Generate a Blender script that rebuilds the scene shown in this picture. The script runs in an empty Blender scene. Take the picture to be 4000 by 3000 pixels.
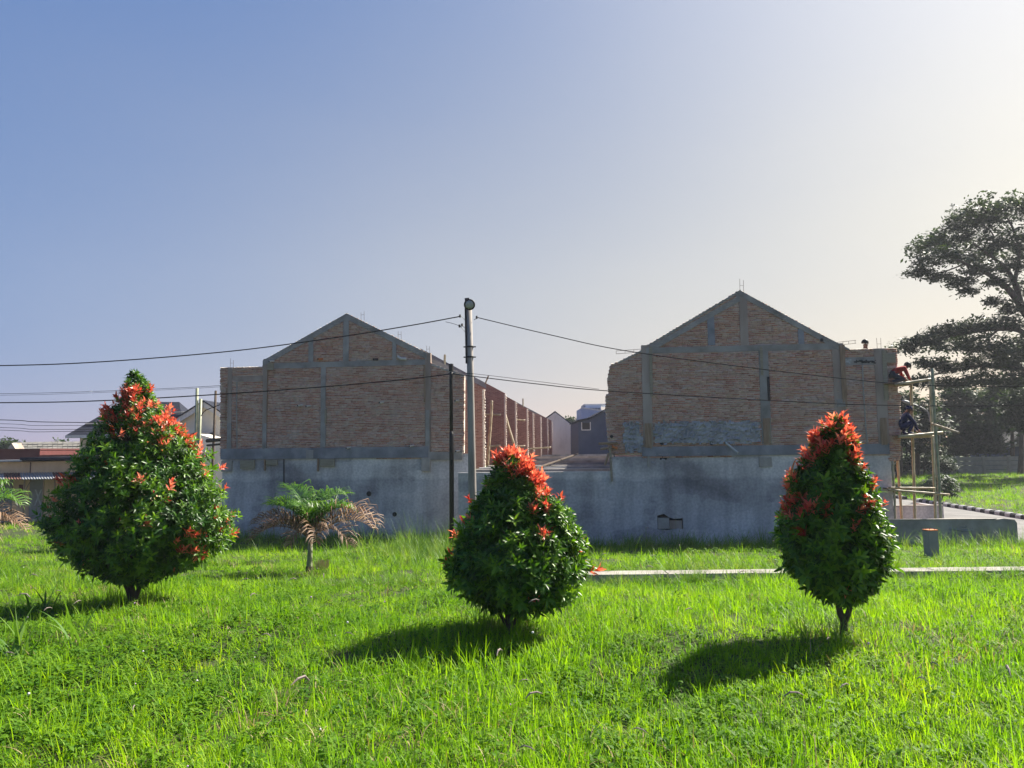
import bpy, bmesh, math, random
import numpy as np
from mathutils import Vector, Matrix
R = math.radians
random.seed(7); rng = np.random.default_rng(7)
sc = bpy.context.scene
C = sc.collection

# ------------------------------------------------------------------ camera
EYE = Vector((0, 0, 1.8)); PITCH = R(4.86); ROLL = R(0.7); FPX = 3000.0
Fv = Vector((0, math.cos(PITCH), math.sin(PITCH)))
R0 = Vector((1, 0, 0)); U0 = Vector((0, -math.sin(PITCH), math.cos(PITCH)))
Rv = math.cos(ROLL) * R0 - math.sin(ROLL) * U0
Uv = math.sin(ROLL) * R0 + math.cos(ROLL) * U0
cd = bpy.data.cameras.new('camera'); cam = bpy.data.objects.new('camera', cd); C.objects.link(cam)
cd.sensor_width = 36; cd.lens = 27; cd.clip_end = 3000; cd.clip_start = 0.05
m3 = Matrix((Rv, Uv, -Fv)).transposed()
cam.matrix_world = Matrix.Translation(EYE) @ m3.to_4x4()
sc.camera = cam

# ------------------------------------------------------------------ light
SUN_EL, SUN_AZ = R(43), R(56)          # azimuth clockwise from +Y (towards +X)
w = bpy.data.worlds.new('World'); sc.world = w; w.use_nodes = True
nt = w.node_tree; bg = nt.nodes['Background']
sky = nt.nodes.new('ShaderNodeTexSky'); sky.sky_type = 'NISHITA'; sky.sun_disc = False
sky.sun_elevation = SUN_EL; sky.sun_rotation = SUN_AZ
sky.altitude = 0; sky.air_density = 1.0; sky.dust_density = 0.0; sky.ozone_density = 1.0
# humid, milky air: the clear-sky model compressed channel by channel, plus the wide aureole of haze round the sun
EXPO = 1.5; sd = Vector((math.sin(SUN_AZ) * math.cos(SUN_EL), math.cos(SUN_AZ) * math.cos(SUN_EL), math.sin(SUN_EL)))
def wmath(op, a, b=None, c=None):
    m = nt.nodes.new('ShaderNodeMath'); m.operation = op
    for i, v in enumerate((a, b, c)):
        if v is None: continue
        if isinstance(v, (int, float)): m.inputs[i].default_value = v
        else: nt.links.new(v, m.inputs[i])
    return m.outputs[0]
wtc = nt.nodes.new('ShaderNodeTexCoord'); wdot = nt.nodes.new('ShaderNodeVectorMath'); wdot.operation = 'DOT_PRODUCT'; wdot.inputs[1].default_value = sd
nt.links.new(wtc.outputs['Generated'], wdot.inputs[0]); cosg = wmath('MAXIMUM', wdot.outputs['Value'], 0.0); aur = wmath('POWER', cosg, 7.2)
wsep = nt.nodes.new('ShaderNodeSeparateXYZ'); nt.links.new(wtc.outputs['Generated'], wsep.inputs[0])
low = wmath('POWER', wmath('SUBTRACT', 1.0, wmath('MAXIMUM', wsep.outputs[2], 0.0)), 2.0)          # haze thickens towards the horizon, all round
wmp = nt.nodes.new('ShaderNodeMapping'); wmp.inputs['Scale'].default_value = (1.1, 1.1, 2.6); wmp.inputs['Rotation'].default_value = (0, R(25), R(20)); nt.links.new(wtc.outputs['Generated'], wmp.inputs[0])
wno = nt.nodes.new('ShaderNodeTexNoise'); wno.inputs['Scale'].default_value = 1.6; wno.inputs['Detail'].default_value = 6; wno.inputs['Roughness'].default_value = .45; nt.links.new(wmp.outputs[0], wno.inputs[0])
low = wmath('MULTIPLY', low, wmath('MULTIPLY_ADD', wno.outputs[0], .36, .82))                        # faint uneven veil
hz = wmath('MULTIPLY', low, wmath('POWER', wmath('MULTIPLY_ADD', cosg, .5, .5), 2.7))
sep = nt.nodes.new('ShaderNodeSeparateColor'); cmb = nt.nodes.new('ShaderNodeCombineColor'); nt.links.new(sky.outputs[0], sep.inputs[0])
for i, (p, k, g, h) in enumerate(((1.25, .344, 1.0, 1.28), (.4, .318, .87, .93), (.2, .641, .62, .07))):
    k, g, h = (q * 1.0 / 2 ** EXPO for q in (k, g, h))
    v = wmath('MULTIPLY', wmath('POWER', sep.outputs[i], p), k * 10 ** (1 - p))
    nt.links.new(wmath('MULTIPLY_ADD', hz, h * 10, wmath('MULTIPLY_ADD', aur, g * 10, v)), cmb.inputs[i])
nt.links.new(cmb.outputs[0], bg.inputs[0]); bg.inputs[1].default_value = 0.10
sl = bpy.data.lights.new('sun', 'SUN'); sl.energy = 4.8; sl.angle = R(0.9); sl.color = (1, .93, .82)
sun = bpy.data.objects.new('sun', sl); C.objects.link(sun)
sun.rotation_euler = sd.to_track_quat('Z', 'Y').to_euler()
sc.view_settings.view_transform = 'Standard'; sc.view_settings.look = 'None'
sc.view_settings.exposure = EXPO; sc.view_settings.gamma = 1.0
sc.view_settings.use_curve_mapping = False
sc.render.engine = 'CYCLES'
sc.cycles.use_denoising = True
sc.cycles.max_bounces = 6; sc.cycles.diffuse_bounces = 3; sc.cycles.glossy_bounces = 2
sc.cycles.transmission_bounces = 4; sc.cycles.transparent_max_bounces = 4

# ------------------------------------------------------------------ pixel helpers (pixels of the 4000x3000 photograph)
def ray(px, py):
    return (Fv + Rv * ((px - 2000) / FPX) - Uv * ((py - 1500) / FPX))
def at(px, py, d):
    r = ray(px, py); return EYE + r * (d / r.y)
def project(p):
    q = Vector(p) - EYE; f = q.dot(Fv)
    return (2000 + FPX * q.dot(Rv) / f, 1500 - FPX * q.dot(Uv) / f)
def gz(x, y):
    """ground height"""
    s = np.clip((np.asarray(y, float) - 8.0) / 15.0, 0, 1)
    b = .025 * np.sin(x * 1.3 + y * .7) + .02 * np.sin(x * 2.9 - y * 2.1 + 1) + .02 * np.sin(y * 1.9 + x * .4)
    return -1.11 * s + b * np.clip((21 - y) / 4, 0.0, 1)
def gzf(x, y): return float(gz(x, y))
def on_ground(px, py):
    r = ray(px, py); lo, hi = 2.0, 400.0
    for _ in range(60):
        mid = (lo + hi) / 2; p = EYE + r * (mid / r.y)
        if p.z > gzf(p.x, p.y): lo = mid
        else: hi = mid
    return EYE + r * (hi / r.y)

class Frame:
    """a vertical plane turned by a about Z; local x along it, y into depth, z up"""
    def __init__(s, px, d, a):
        p = at(px, 1750, d); s.o = Vector((p.x, p.y, 0)); s.a = a
        s.u = Vector((math.cos(a), -math.sin(a), 0)); s.v = Vector((math.sin(a), math.cos(a), 0))
    def loc(s, px, py, v=0.0):
        r = ray(px, py); t = (s.o + s.v * v - EYE).dot(s.v) / r.dot(s.v)
        p = EYE + r * t; return ((p - s.o).dot(s.u), p.z)
    def world(s, u, v, z): return s.o + s.u * u + s.v * v + Vector((0, 0, z))

# ------------------------------------------------------------------ materials
def new_mat(name):
    m = bpy.data.materials.new(name); m.use_nodes = True
    n = m.node_tree; b = n.nodes['Principled BSDF']; return m, n, b
def ramp(n, cols, pos=None):
    r = n.nodes.new('ShaderNodeValToRGB'); cr = r.color_ramp
    while len(cr.elements) < len(cols): cr.elements.new(0.5)
    for i, c in enumerate(cols):
        cr.elements[i].position = pos[i] if pos else i / max(1, len(cols) - 1)
        cr.elements[i].color = (*c, 1)
    return r
def noise_mat(name, cols, scale=4, rough=.85, bump=.0, bscale=None, pos=None, detail=5, stretch=(1, 1, 1), metal=0, spec=.3, bdist=.02):
    m, n, b = new_mat(name)
    tc = n.nodes.new('ShaderNodeTexCoord'); mp = n.nodes.new('ShaderNodeMapping'); mp.inputs['Scale'].default_value = stretch
    n.links.new(tc.outputs['Object'], mp.inputs[0])
    t = n.nodes.new('ShaderNodeTexNoise'); t.inputs['Scale'].default_value = scale; t.inputs['Detail'].default_value = detail
    t.inputs['Roughness'].default_value = .6
    n.links.new(mp.outputs[0], t.inputs[0])
    r = ramp(n, cols, pos or [.3 + .4 * i / max(1, len(cols) - 1) for i in range(len(cols))])
    n.links.new(t.outputs[0], r.inputs[0]); n.links.new(r.outputs[0], b.inputs['Base Color'])
    b.inputs['Roughness'].default_value = rough; b.inputs['Metallic'].default_value = metal
    b.inputs['Specular IOR Level'].default_value = spec
    if bump:
        t2 = n.nodes.new('ShaderNodeTexNoise'); t2.inputs['Scale'].default_value = bscale or scale * 6; t2.inputs['Detail'].default_value = 6
        n.links.new(mp.outputs[0], t2.inputs[0])
        bp = n.nodes.new('ShaderNodeBump'); bp.inputs['Strength'].default_value = bump; bp.inputs['Distance'].default_value = bdist
        n.links.new(t2.outputs[0], bp.inputs['Height']); n.links.new(bp.outputs[0], b.inputs['Normal'])
    return m
def tone_mat(name, cols, rough=.9, pos=None, spec=.2, bump=0, bscale=60):
    """colour picked by the mesh attribute 'tone' plus a little grain"""
    m, n, b = new_mat(name)
    a = n.nodes.new('ShaderNodeAttribute'); a.attribute_name = 'tone'
    tc = n.nodes.new('ShaderNodeTexCoord')
    t = n.nodes.new('ShaderNodeTexNoise'); t.inputs['Scale'].default_value = 1.1; t.inputs['Detail'].default_value = 5
    n.links.new(tc.outputs['Object'], t.inputs[0])
    ma = n.nodes.new('ShaderNodeMath'); ma.operation = 'MULTIPLY_ADD'; ma.inputs[1].default_value = .75; 
    n.links.new(t.outputs[0], ma.inputs[0]); 
    m2 = n.nodes.new('ShaderNodeMath'); m2.operation = 'MULTIPLY_ADD'; m2.inputs[1].default_value = .7; m2.inputs[2].default_value = -.2
    n.links.new(a.outputs['Fac'], m2.inputs[0]); n.links.new(m2.outputs[0], ma.inputs[2])
    r = ramp(n, cols, pos); n.links.new(ma.outputs[0], r.inputs[0])
    t3 = n.nodes.new('ShaderNodeTexNoise'); t3.inputs['Scale'].default_value = .75; t3.inputs['Detail'].default_value = 7; t3.inputs['Roughness'].default_value = .7   # mortar smeared over the bricks
    mp3 = n.nodes.new('ShaderNodeMapping'); mp3.inputs['Scale'].default_value = (1, 1, 2.4); n.links.new(tc.outputs['Object'], mp3.inputs[0]); n.links.new(mp3.outputs[0], t3.inputs[0])
    r3 = ramp(n, [(0, 0, 0), (.75, .75, .75)], [.50, .66]); n.links.new(t3.outputs[0], r3.inputs[0])
    mx = n.nodes.new('ShaderNodeMix'); mx.data_type = 'RGBA'; n.links.new(r3.outputs[0], mx.inputs[0]); n.links.new(r.outputs[0], mx.inputs[6]); mx.inputs[7].default_value = (.50, .45, .40, 1)
    n.links.new(mx.outputs[2], b.inputs['Base Color'])
    b.inputs['Roughness'].default_value = rough; b.inputs['Specular IOR Level'].default_value = spec
    return m
def leaf_mat(name, cols, trans=.4, rough=.45, spec=.4, attr='tone', tcol=None, patch=None, objrand=False, tboost=1.3):
    """foliage: glossy diffuse leaf that lets some light through"""
    m, n, b = new_mat(name); out = n.nodes['Material Output']
    if objrand:
        a = n.nodes.new('ShaderNodeObjectInfo'); src = a.outputs['Random']
    else:
        a = n.nodes.new('ShaderNodeAttribute'); a.attribute_name = attr; src = a.outputs['Fac']
    if patch:
        g = n.nodes.new('ShaderNodeNewGeometry'); t = n.nodes.new('ShaderNodeTexNoise')
        t.inputs['Scale'].default_value = patch; t.inputs['Detail'].default_value = 3
        n.links.new(g.outputs['Position'], t.inputs[0])
        mr = n.nodes.new('ShaderNodeMath'); mr.operation = 'MULTIPLY_ADD'; mr.inputs[1].default_value = 2.6; mr.inputs[2].default_value = -1.1
        n.links.new(t.outputs[0], mr.inputs[0])
        ad = n.nodes.new('ShaderNodeMath'); ad.operation = 'MULTIPLY_ADD'; ad.inputs[1].default_value = .55
        n.links.new(src, ad.inputs[0])
        m2 = n.nodes.new('ShaderNodeMath'); m2.operation = 'MULTIPLY'; m2.inputs[1].default_value = .5
        n.links.new(mr.outputs[0], m2.inputs[0]); n.links.new(m2.outputs[0], ad.inputs[2]); src = ad.outputs[0]
    r = ramp(n, cols); n.links.new(src, r.inputs[0]); n.links.new(r.outputs[0], b.inputs['Base Color'])
    b.inputs['Roughness'].default_value = rough; b.inputs['Specular IOR Level'].default_value = spec
    tr = n.nodes.new('ShaderNodeBsdfTranslucent')
    mu = n.nodes.new('ShaderNodeMix'); mu.data_type = 'RGBA'; mu.blend_type = 'MULTIPLY'; mu.inputs[0].default_value = 1
    n.links.new(r.outputs[0], mu.inputs[6]); mu.inputs[7].default_value = (*(tcol or (tboost, tboost, tboost * .5)), 1)
    n.links.new(mu.outputs[2], tr.inputs[0])
    mx = n.nodes.new('ShaderNodeMixShader'); mx.inputs[0].default_value = trans
    n.links.new(b.outputs[0], mx.inputs[1]); n.links.new(tr.outputs[0], mx.inputs[2]); n.links.new(mx.outputs[0], out.inputs[0])
    return m
def flat_mat(name, col, rough=.8, metal=0): return noise_mat(name, [tuple(c * .82 for c in col), tuple(min(1, c * 1.12) for c in col)], 6, rough, .12, metal=metal)

def render_wall_mat(name):
    """cement render with big damp stains, streaks and a line between two coats"""
    m, n, b = new_mat(name); L = n.links
    tc = n.nodes.new('ShaderNodeTexCoord')
    def noise(scale, det, st=(1, 1, 1)):
        mp = n.nodes.new('ShaderNodeMapping'); mp.inputs['Scale'].default_value = st; L.new(tc.outputs['Object'], mp.inputs[0])
        t = n.nodes.new('ShaderNodeTexNoise'); t.inputs['Scale'].default_value = scale; t.inputs['Detail'].default_value = det; L.new(mp.outputs[0], t.inputs[0]); return t
    base = ramp(n, [(.45, .42, .395), (.60, .57, .54), (.70, .67, .635)], [.3, .5, .72]); L.new(noise(.7, 6).outputs[0], base.inputs[0])
    st = ramp(n, [(.34, .345, .39), (1, 1, 1)], [.36, .46]); L.new(noise(.32, 5).outputs[0], st.inputs[0])
    m1 = n.nodes.new('ShaderNodeMix'); m1.data_type = 'RGBA'; m1.blend_type = 'MULTIPLY'; m1.inputs[0].default_value = .75
    L.new(base.outputs[0], m1.inputs[6]); L.new(st.outputs[0], m1.inputs[7])
    sk = ramp(n, [(.62, .62, .64), (1, 1, 1)], [.38, .55]); L.new(noise(2.2, 4, (1, 1, .12)).outputs[0], sk.inputs[0])
    m2 = n.nodes.new('ShaderNodeMix'); m2.data_type = 'RGBA'; m2.blend_type = 'MULTIPLY'; m2.inputs[0].default_value = .6
    L.new(m1.outputs[2], m2.inputs[6]); L.new(sk.outputs[0], m2.inputs[7])
    pe = ramp(n, [(.80, .80, .82), (1, 1, 1), (1.0, 1.0, 1.0), (1.12, 1.11, 1.09)], [.405, .418, .575, .587]); L.new(noise(.55, 3, (1, 1, 1.6)).outputs[0], pe.inputs[0])   # crisp-edged repair patches
    mp_ = n.nodes.new('ShaderNodeMix'); mp_.data_type = 'RGBA'; mp_.blend_type = 'MULTIPLY'; mp_.inputs[0].default_value = 1; L.new(m2.outputs[2], mp_.inputs[6]); L.new(pe.outputs[0], mp_.inputs[7])
    gr = ramp(n, [(.82, .82, .82), (1.08, 1.08, 1.08)], [.35, .65]); L.new(noise(14, 6).outputs[0], gr.inputs[0])                                                             # trowelled grain
    mg_ = n.nodes.new('ShaderNodeMix'); mg_.data_type = 'RGBA'; mg_.blend_type = 'MULTIPLY'; mg_.inputs[0].default_value = 1; L.new(mp_.outputs[2], mg_.inputs[6]); L.new(gr.outputs[0], mg_.inputs[7])
    m2 = mg_
    # lower coat a little bluer, ragged edge
    sp = n.nodes.new('ShaderNodeSeparateXYZ'); L.new(tc.outputs['Object'], sp.inputs[0])
    wob = n.nodes.new('ShaderNodeMath'); wob.operation = 'MULTIPLY_ADD'; wob.inputs[1].default_value = .28
    L.new(noise(1.6, 4).outputs[0], wob.inputs[0]); L.new(sp.outputs[2], wob.inputs[2])
    lc = ramp(n, [(.86, .86, .90), (.74, .75, .79), (1, 1, 1)], [.0, .495, .52])
    mr = n.nodes.new('ShaderNodeMapRange'); mr.inputs[1].default_value = -1.2; mr.inputs[2].default_value = 3.15; L.new(wob.outputs[0], mr.inputs[0])
    L.new(mr.outputs[0], lc.inputs[0])
    m3 = n.nodes.new('ShaderNodeMix'); m3.data_type = 'RGBA'; m3.blend_type = 'MULTIPLY'; m3.inputs[0].default_value = 1
    L.new(m2.outputs[2], m3.inputs[6]); L.new(lc.outputs[0], m3.inputs[7]); L.new(m3.outputs[2], b.inputs['Base Color'])
    b.inputs['Roughness'].default_value = .92; b.inputs['Specular IOR Level'].default_value = .15
    bp = n.nodes.new('ShaderNodeBump'); bp.inputs['Strength'].default_value = .35; bp.inputs['Distance'].default_value = .012
    L.new(noise(9, 8).outputs[0], bp.inputs['Height']); L.new(bp.outputs[0], b.inputs['Normal'])
    return m

M = {}
M['brick'] = tone_mat('brick', [(.23, .12, .092), (.41, .215, .16), (.53, .28, .205), (.52, .375, .305), (.63, .44, .355)])
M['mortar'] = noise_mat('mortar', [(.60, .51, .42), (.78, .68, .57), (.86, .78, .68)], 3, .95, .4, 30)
M['concrete'] = noise_mat('concrete', [(.18, .168, .15), (.28, .262, .238), (.38, .355, .325)], 1.6, .9, .3, 14)
M['concrete_brown'] = noise_mat('concrete_brown', [(.21, .155, .12), (.31, .245, .20), (.41, .345, .29)], 1.8, .9, .3, 14, stretch=(1, 1, .25))
M['damp_concrete'] = noise_mat('damp_concrete', [(.11, .115, .125), (.20, .205, .22), (.32, .325, .335)], 1.3, .9, .35, 12)
M['pale_concrete'] = noise_mat('pale_concrete', [(.27, .25, .22), (.40, .37, .33)], 3, .9, .3, 20)
M['render'] = render_wall_mat('render')
M['rough_plaster'] = noise_mat('rough_plaster', [(.22, .225, .235), (.33, .335, .345), (.44, .44, .44)], 2.5, .95, .8, 16, bdist=.05)
M['wood'] = noise_mat('wood', [(.16, .105, .065), (.28, .19, .12), (.36, .27, .19)], 5, .85, .25, 30, stretch=(6, 6, .6))
M['board'] = noise_mat('board', [(.22, .19, .13), (.34, .30, .22)], 5, .85, .2, 30, stretch=(.6, 3, 6))
M['bamboo'] = noise_mat('bamboo', [(.22, .17, .09), (.36, .29, .17), (.45, .38, .25)], 4, .55, .1, 20, spec=.4)
M['bamboo_green'] = noise_mat('bamboo_green', [(.13, .16, .09), (.24, .26, .16), (.33, .33, .22)], 4, .5, .1, 20, spec=.4)
M['rebar'] = flat_mat('rebar', (.08, .06, .05), .7, .3)
M['pvc'] = flat_mat('pvc', (.5, .48, .42), .5)
M['orange'] = flat_mat('orange', (.55, .17, .05), .6)
M['black'] = flat_mat('black', (.022, .02, .02), .6)
M['dark'] = flat_mat('dark', (.03, .03, .032), .9)
M['cable'] = noise_mat('cable', [(.012, .012, .014), (.02, .02, .022)], 6, .95, spec=.05)
M['pole'] = noise_mat('pole', [(.19, .17, .15), (.28, .255, .23), (.34, .32, .29)], 3, .85, .2, 30, stretch=(1, 1, .2))
M['steel'] = flat_mat('steel', (.20, .21, .21), .5, .5)
M['glass'] = flat_mat('glass', (.32, .34, .33), .15)
M['bark'] = noise_mat('bark', [(.035, .026, .02), (.08, .06, .045), (.13, .105, .08)], 8, .95, .7, 30, stretch=(1, 1, .3))
M['road'] = noise_mat('road', [(.11, .108, .102), (.16, .155, .146), (.20, .192, .178)], .9, .9, .15, 40)
M['white_paint'] = noise_mat('white_paint', [(.33, .33, .32), (.55, .55, .53)], 7, .8, .15)
M['black_paint'] = noise_mat('black_paint', [(.02, .02, .022), (.05, .05, .05)], 7, .8, .15)
M['soil'] = noise_mat('soil', [(.022, .030, .010), (.035, .05, .012), (.055, .06, .025)], 2.0, 1, .5, 20)
M['slab'] = noise_mat('slab', [(.19, .18, .15), (.29, .27, .23), (.37, .345, .30)], 3, .9, .3, 25)
M['cream'] = noise_mat('cream', [(.66, .61, .49), (.76, .70, .57)], 2, .9, .1)
M['peach'] = noise_mat('peach', [(.60, .40, .24), (.76, .54, .34)], 2, .9, .15, stretch=(1, 1, .5))
M['greywall'] = noise_mat('greywall', [(.22, .215, .20), (.32, .31, .29)], 2, .9, .15)
M['white_wall'] = noise_mat('white_wall', [(.68, .62, .50), (.84, .78, .65), (.88, .83, .71)], 1.1, .9, .15, stretch=(1, 1, .4))
M['blue_wall'] = noise_mat('blue_wall', [(.042, .058, .098), (.06, .08, .13)], 2, .85, .1)
M['pale_blue'] = noise_mat('pale_blue', [(.30, .36, .50), (.38, .44, .58)], 2, .85, .1)
M['maroon'] = noise_mat('maroon', [(.10, .028, .026), (.14, .04, .036)], 2, .8, .1)
M['dark_roof'] = noise_mat('dark_roof', [(.02, .023, .034), (.04, .044, .06)], 3, .95, .2, spec=.04)
M['tile_roof'] = noise_mat('tile_roof', [(.12, .115, .10), (.19, .18, .155), (.25, .235, .20)], 2.5, .9, .2)
M['zinc'] = noise_mat('zinc', [(.26, .27, .28), (.40, .41, .42)], 3, .5, .1, metal=.4)
M['zinc_rust'] = noise_mat('zinc_rust', [(.09, .045, .035), (.17, .09, .07)], 3, .8, .1)
M['trim'] = flat_mat('trim', (.60, .59, .56), .7)
M['grass'] = leaf_mat('grass', [(.09, .215, .010), (.18, .345, .012), (.27, .43, .016), (.40, .46, .03)], .5, .55, .25, patch=.55, objrand=True, tcol=(1.35, 1.4, .4))
M['weed'] = leaf_mat('weed', [(.055, .15, .012), (.11, .23, .014), (.18, .30, .02)], .45, .6, .18, patch=.8, objrand=True, tcol=(1.5, 1.4, .5))
M['cogon'] = leaf_mat('cogon', [(.07, .17, .025), (.12, .24, .03), (.20, .30, .05)], .4, .5, .3, objrand=True, tcol=(1.4, 1.3, .5))
M['seed'] = flat_mat('seed', (.26, .21, .19), .9)
M['dry_stem'] = flat_mat('dry_stem', (.36, .33, .20), .9)
M['bloom'] = flat_mat('bloom', (.42, .28, .45), .8)
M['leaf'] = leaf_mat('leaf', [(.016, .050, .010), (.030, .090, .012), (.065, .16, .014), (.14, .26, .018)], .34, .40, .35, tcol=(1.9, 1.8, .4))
M['redleaf'] = leaf_mat('redleaf', [(.22, .12, .03), (.55, .07, .045), (.70, .13, .075), (.80, .24, .14), (.82, .36, .21)], .42, .35, .45, tcol=(1.3, 1.2, 1.0))
M['palm'] = leaf_mat('palm', [(.03, .09, .012), (.07, .17, .02), (.14, .25, .03)], .35, .4, .4, tcol=(1.6, 1.5, .5))
M['palm_dry'] = leaf_mat('palm_dry', [(.10, .055, .032), (.22, .13, .075), (.37, .27, .18)], .25, .6, .3, tcol=(1.3, 1.1, .8))
M['canopy'] = leaf_mat('canopy', [(.010, .020, .010), (.019, .037, .014), (.036, .064, .020), (.058, .092, .024)], .25, .5, .3, tcol=(1.6, 1.6, .5))
M['far_leaf'] = leaf_mat('far_leaf', [(.012, .028, .014), (.024, .050, .020), (.046, .080, .026)], .25, .6, .3, tcol=(1.5, 1.5, .6))
M['skin'] = flat_mat('skin', (.17, .085, .055), .6)
M['hair'] = flat_mat('hair', (.012, .010, .009), .6)
M['red_shirt'] = flat_mat('red_shirt', (.30, .022, .018), .9)
M['navy'] = flat_mat('navy', (.014, .020, .065), .9)
M['maroon_shirt'] = flat_mat('maroon_shirt', (.16, .05, .045), .9)
M['trouser'] = flat_mat('trouser', (.05, .05, .055), .9)

# ------------------------------------------------------------------ object helpers
def tag(o, label=None, cat=None, group=None, kind=None):
    if label: o['label'] = label
    if cat: o['category'] = cat
    if group: o['group'] = group
    if kind: o['kind'] = kind
    return o
def empty(name, loc=(0, 0, 0), rz=0):
    o = bpy.data.objects.new(name, None); C.objects.link(o); o.location = loc; o.rotation_euler = (0, 0, rz); o.empty_display_size = .2; return o
def mesh_obj(name, verts, faces, mat, parent=None, smooth=False, tone=None):
    me = bpy.data.meshes.new(name); me.from_pydata([tuple(v) for v in verts], [], [tuple(f) for f in faces]); me.update()
    return link_mesh(name, me, mat, parent, smooth, tone)
def link_mesh(name, me, mat, parent=None, smooth=False, tone=None):
    if mat and not me.materials: me.materials.append(M[mat] if isinstance(mat, str) else mat)
    if smooth: me.polygons.foreach_set('use_smooth', [True] * len(me.polygons))
    if tone is not None:
        a = me.attributes.new('tone', 'FLOAT', 'POINT'); a.data.foreach_set('value', np.asarray(tone, np.float32))
    o = bpy.data.objects.new(name, me); C.objects.link(o)
    if parent: o.parent = parent
    return o
def np_mesh(name, V, Fq, mat, parent=None, tone=None, smooth=False):
    """fast mesh from numpy: V (n,3), Fq (m,k) with constant k"""
    V = np.asarray(V, np.float32); Fq = np.asarray(Fq, np.int32); k = Fq.shape[1]
    me = bpy.data.meshes.new(name); me.vertices.add(len(V)); me.vertices.foreach_set('co', V.ravel())
    me.loops.add(Fq.size); me.loops.foreach_set('vertex_index', Fq.ravel())
    me.polygons.add(len(Fq)); me.polygons.foreach_set('loop_start', np.arange(0, Fq.size, k, dtype=np.int32))
    me.polygons.foreach_set('loop_total', np.full(len(Fq), k, np.int32)); me.update(calc_edges=True)
    return link_mesh(name, me, mat, parent, smooth, tone)

class MB:
    """collects shapes that become ONE mesh object"""
    def __init__(s): s.v = []; s.f = []
    def add(s, vs, fs):
        o = len(s.v); s.v += [tuple(v) for v in vs]; s.f += [tuple(i + o for i in f) for f in fs]; return s
    def box(s, x0, x1, y0, y1, z0, z1, j=0):
        vs = [(x, y, z) for z in (z0, z1) for y in (y0, y1) for x in (x0, x1)]
        if j: vs = [tuple(c + random.uniform(-j, j) for c in v) for v in vs]
        return s.add(vs, [(0, 1, 3, 2)[::-1], (4, 5, 7, 6), (0, 1, 5, 4), (1, 3, 7, 5), (3, 2, 6, 7), (2, 0, 4, 6)])
    def prism(s, poly, y0, y1):
        """polygon in x-z extruded from y0 to y1"""
        n = len(poly); vs = [(x, y0, z) for x, z in poly] + [(x, y1, z) for x, z in poly]
        return s.add(vs, [tuple(range(n))] + [tuple(range(2 * n - 1, n - 1, -1))] + [(i, i + n, (i + 1) % n + n, (i + 1) % n) for i in range(n)])
    def tube(s, pts, rad, n=8, cap=True):
        pts = [Vector(p) for p in pts]; o = len(s.v)
        if not hasattr(rad, '__len__'): rad = [rad] * len(pts)
        ref = Vector((.3, .2, 1)).normalized(); prev = None
        for i, p in enumerate(pts):
            t = (pts[min(i + 1, len(pts) - 1)] - pts[max(i - 1, 0)]).normalized()
            if prev is None:
                a = t.cross(ref if abs(t.dot(ref)) < .9 else Vector((1, 0, 0))).normalized()
            else:
                a = (prev - t * prev.dot(t)).normalized()
            prev = a; b = t.cross(a)
            for k in range(n):
                q = 2 * math.pi * k / n; s.v.append(tuple(p + (a * math.cos(q) + b * math.sin(q)) * rad[i]))
        for i in range(len(pts) - 1):
            for k in range(n):
                k2 = (k + 1) % n; s.f.append((o + i * n + k, o + i * n + k2, o + (i + 1) * n + k2, o + (i + 1) * n + k))
        if cap:
            s.f.append(tuple(o + k for k in range(n))[::-1]); e = o + (len(pts) - 1) * n; s.f.append(tuple(e + k for k in range(n)))
        return s
    def lathe(s, prof, c, n=20):
        o = len(s.v)
        for r, z in prof:
            for k in range(n):
                q = 2 * math.pi * k / n; s.v.append((c[0] + r * math.cos(q), c[1] + r * math.sin(q), c[2] + z))
        for i in range(len(prof) - 1):
            for k in range(n):
                k2 = (k + 1) % n; s.f.append((o + i * n + k, o + i * n + k2, o + (i + 1) * n + k2, o + (i + 1) * n + k))
        s.f.append(tuple(o + k for k in range(n))[::-1]); e = o + (len(prof) - 1) * n; s.f.append(tuple(e + k for k in range(n)))
        return s
    def build(s, name, mat, parent=None, smooth=False, tone=None): return mesh_obj(name, s.v, s.f, mat, parent, smooth, tone)

def scan(poly, z):
    """u-intervals of polygon at height z"""
    xs = []
    n = len(poly)
    for i in range(n):
        (x0, z0), (x1, z1) = poly[i], poly[(i + 1) % n]
        if (z0 <= z) != (z1 <= z): xs.append(x0 + (z - z0) / (z1 - z0) * (x1 - x0))
    xs.sort(); return list(zip(xs[::2], xs[1::2]))

# ------------------------------------------------------------------ ground, road, path
def spaced(a, b, n, p):
    t = np.linspace(0, 1, n) ** p; return a + (b - a) * t
ys = np.concatenate([np.arange(-6, 30, .5), spaced(30, 900, 26, 2.6)])
xs = np.concatenate([-spaced(26, 900, 18, 2.6)[::-1], np.arange(-25.5, 25.6, .5), spaced(26, 900, 18, 2.6)])
X, Y = np.meshgrid(xs, ys); Z = gz(X, Y)
V = np.stack([X, Y, Z], -1).reshape(-1, 3); nx = len(xs); ii = np.arange((len(ys) - 1) * nx).reshape(-1, nx)[:, :-1].ravel()
gnd = np_mesh('ground', V, np.stack([ii, ii + 1, ii + nx + 1, ii + nx], 1), 'soil', smooth=True)
tag(gnd, 'dark soil under the grass of the vacant lot', 'ground', kind='structure')

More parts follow.
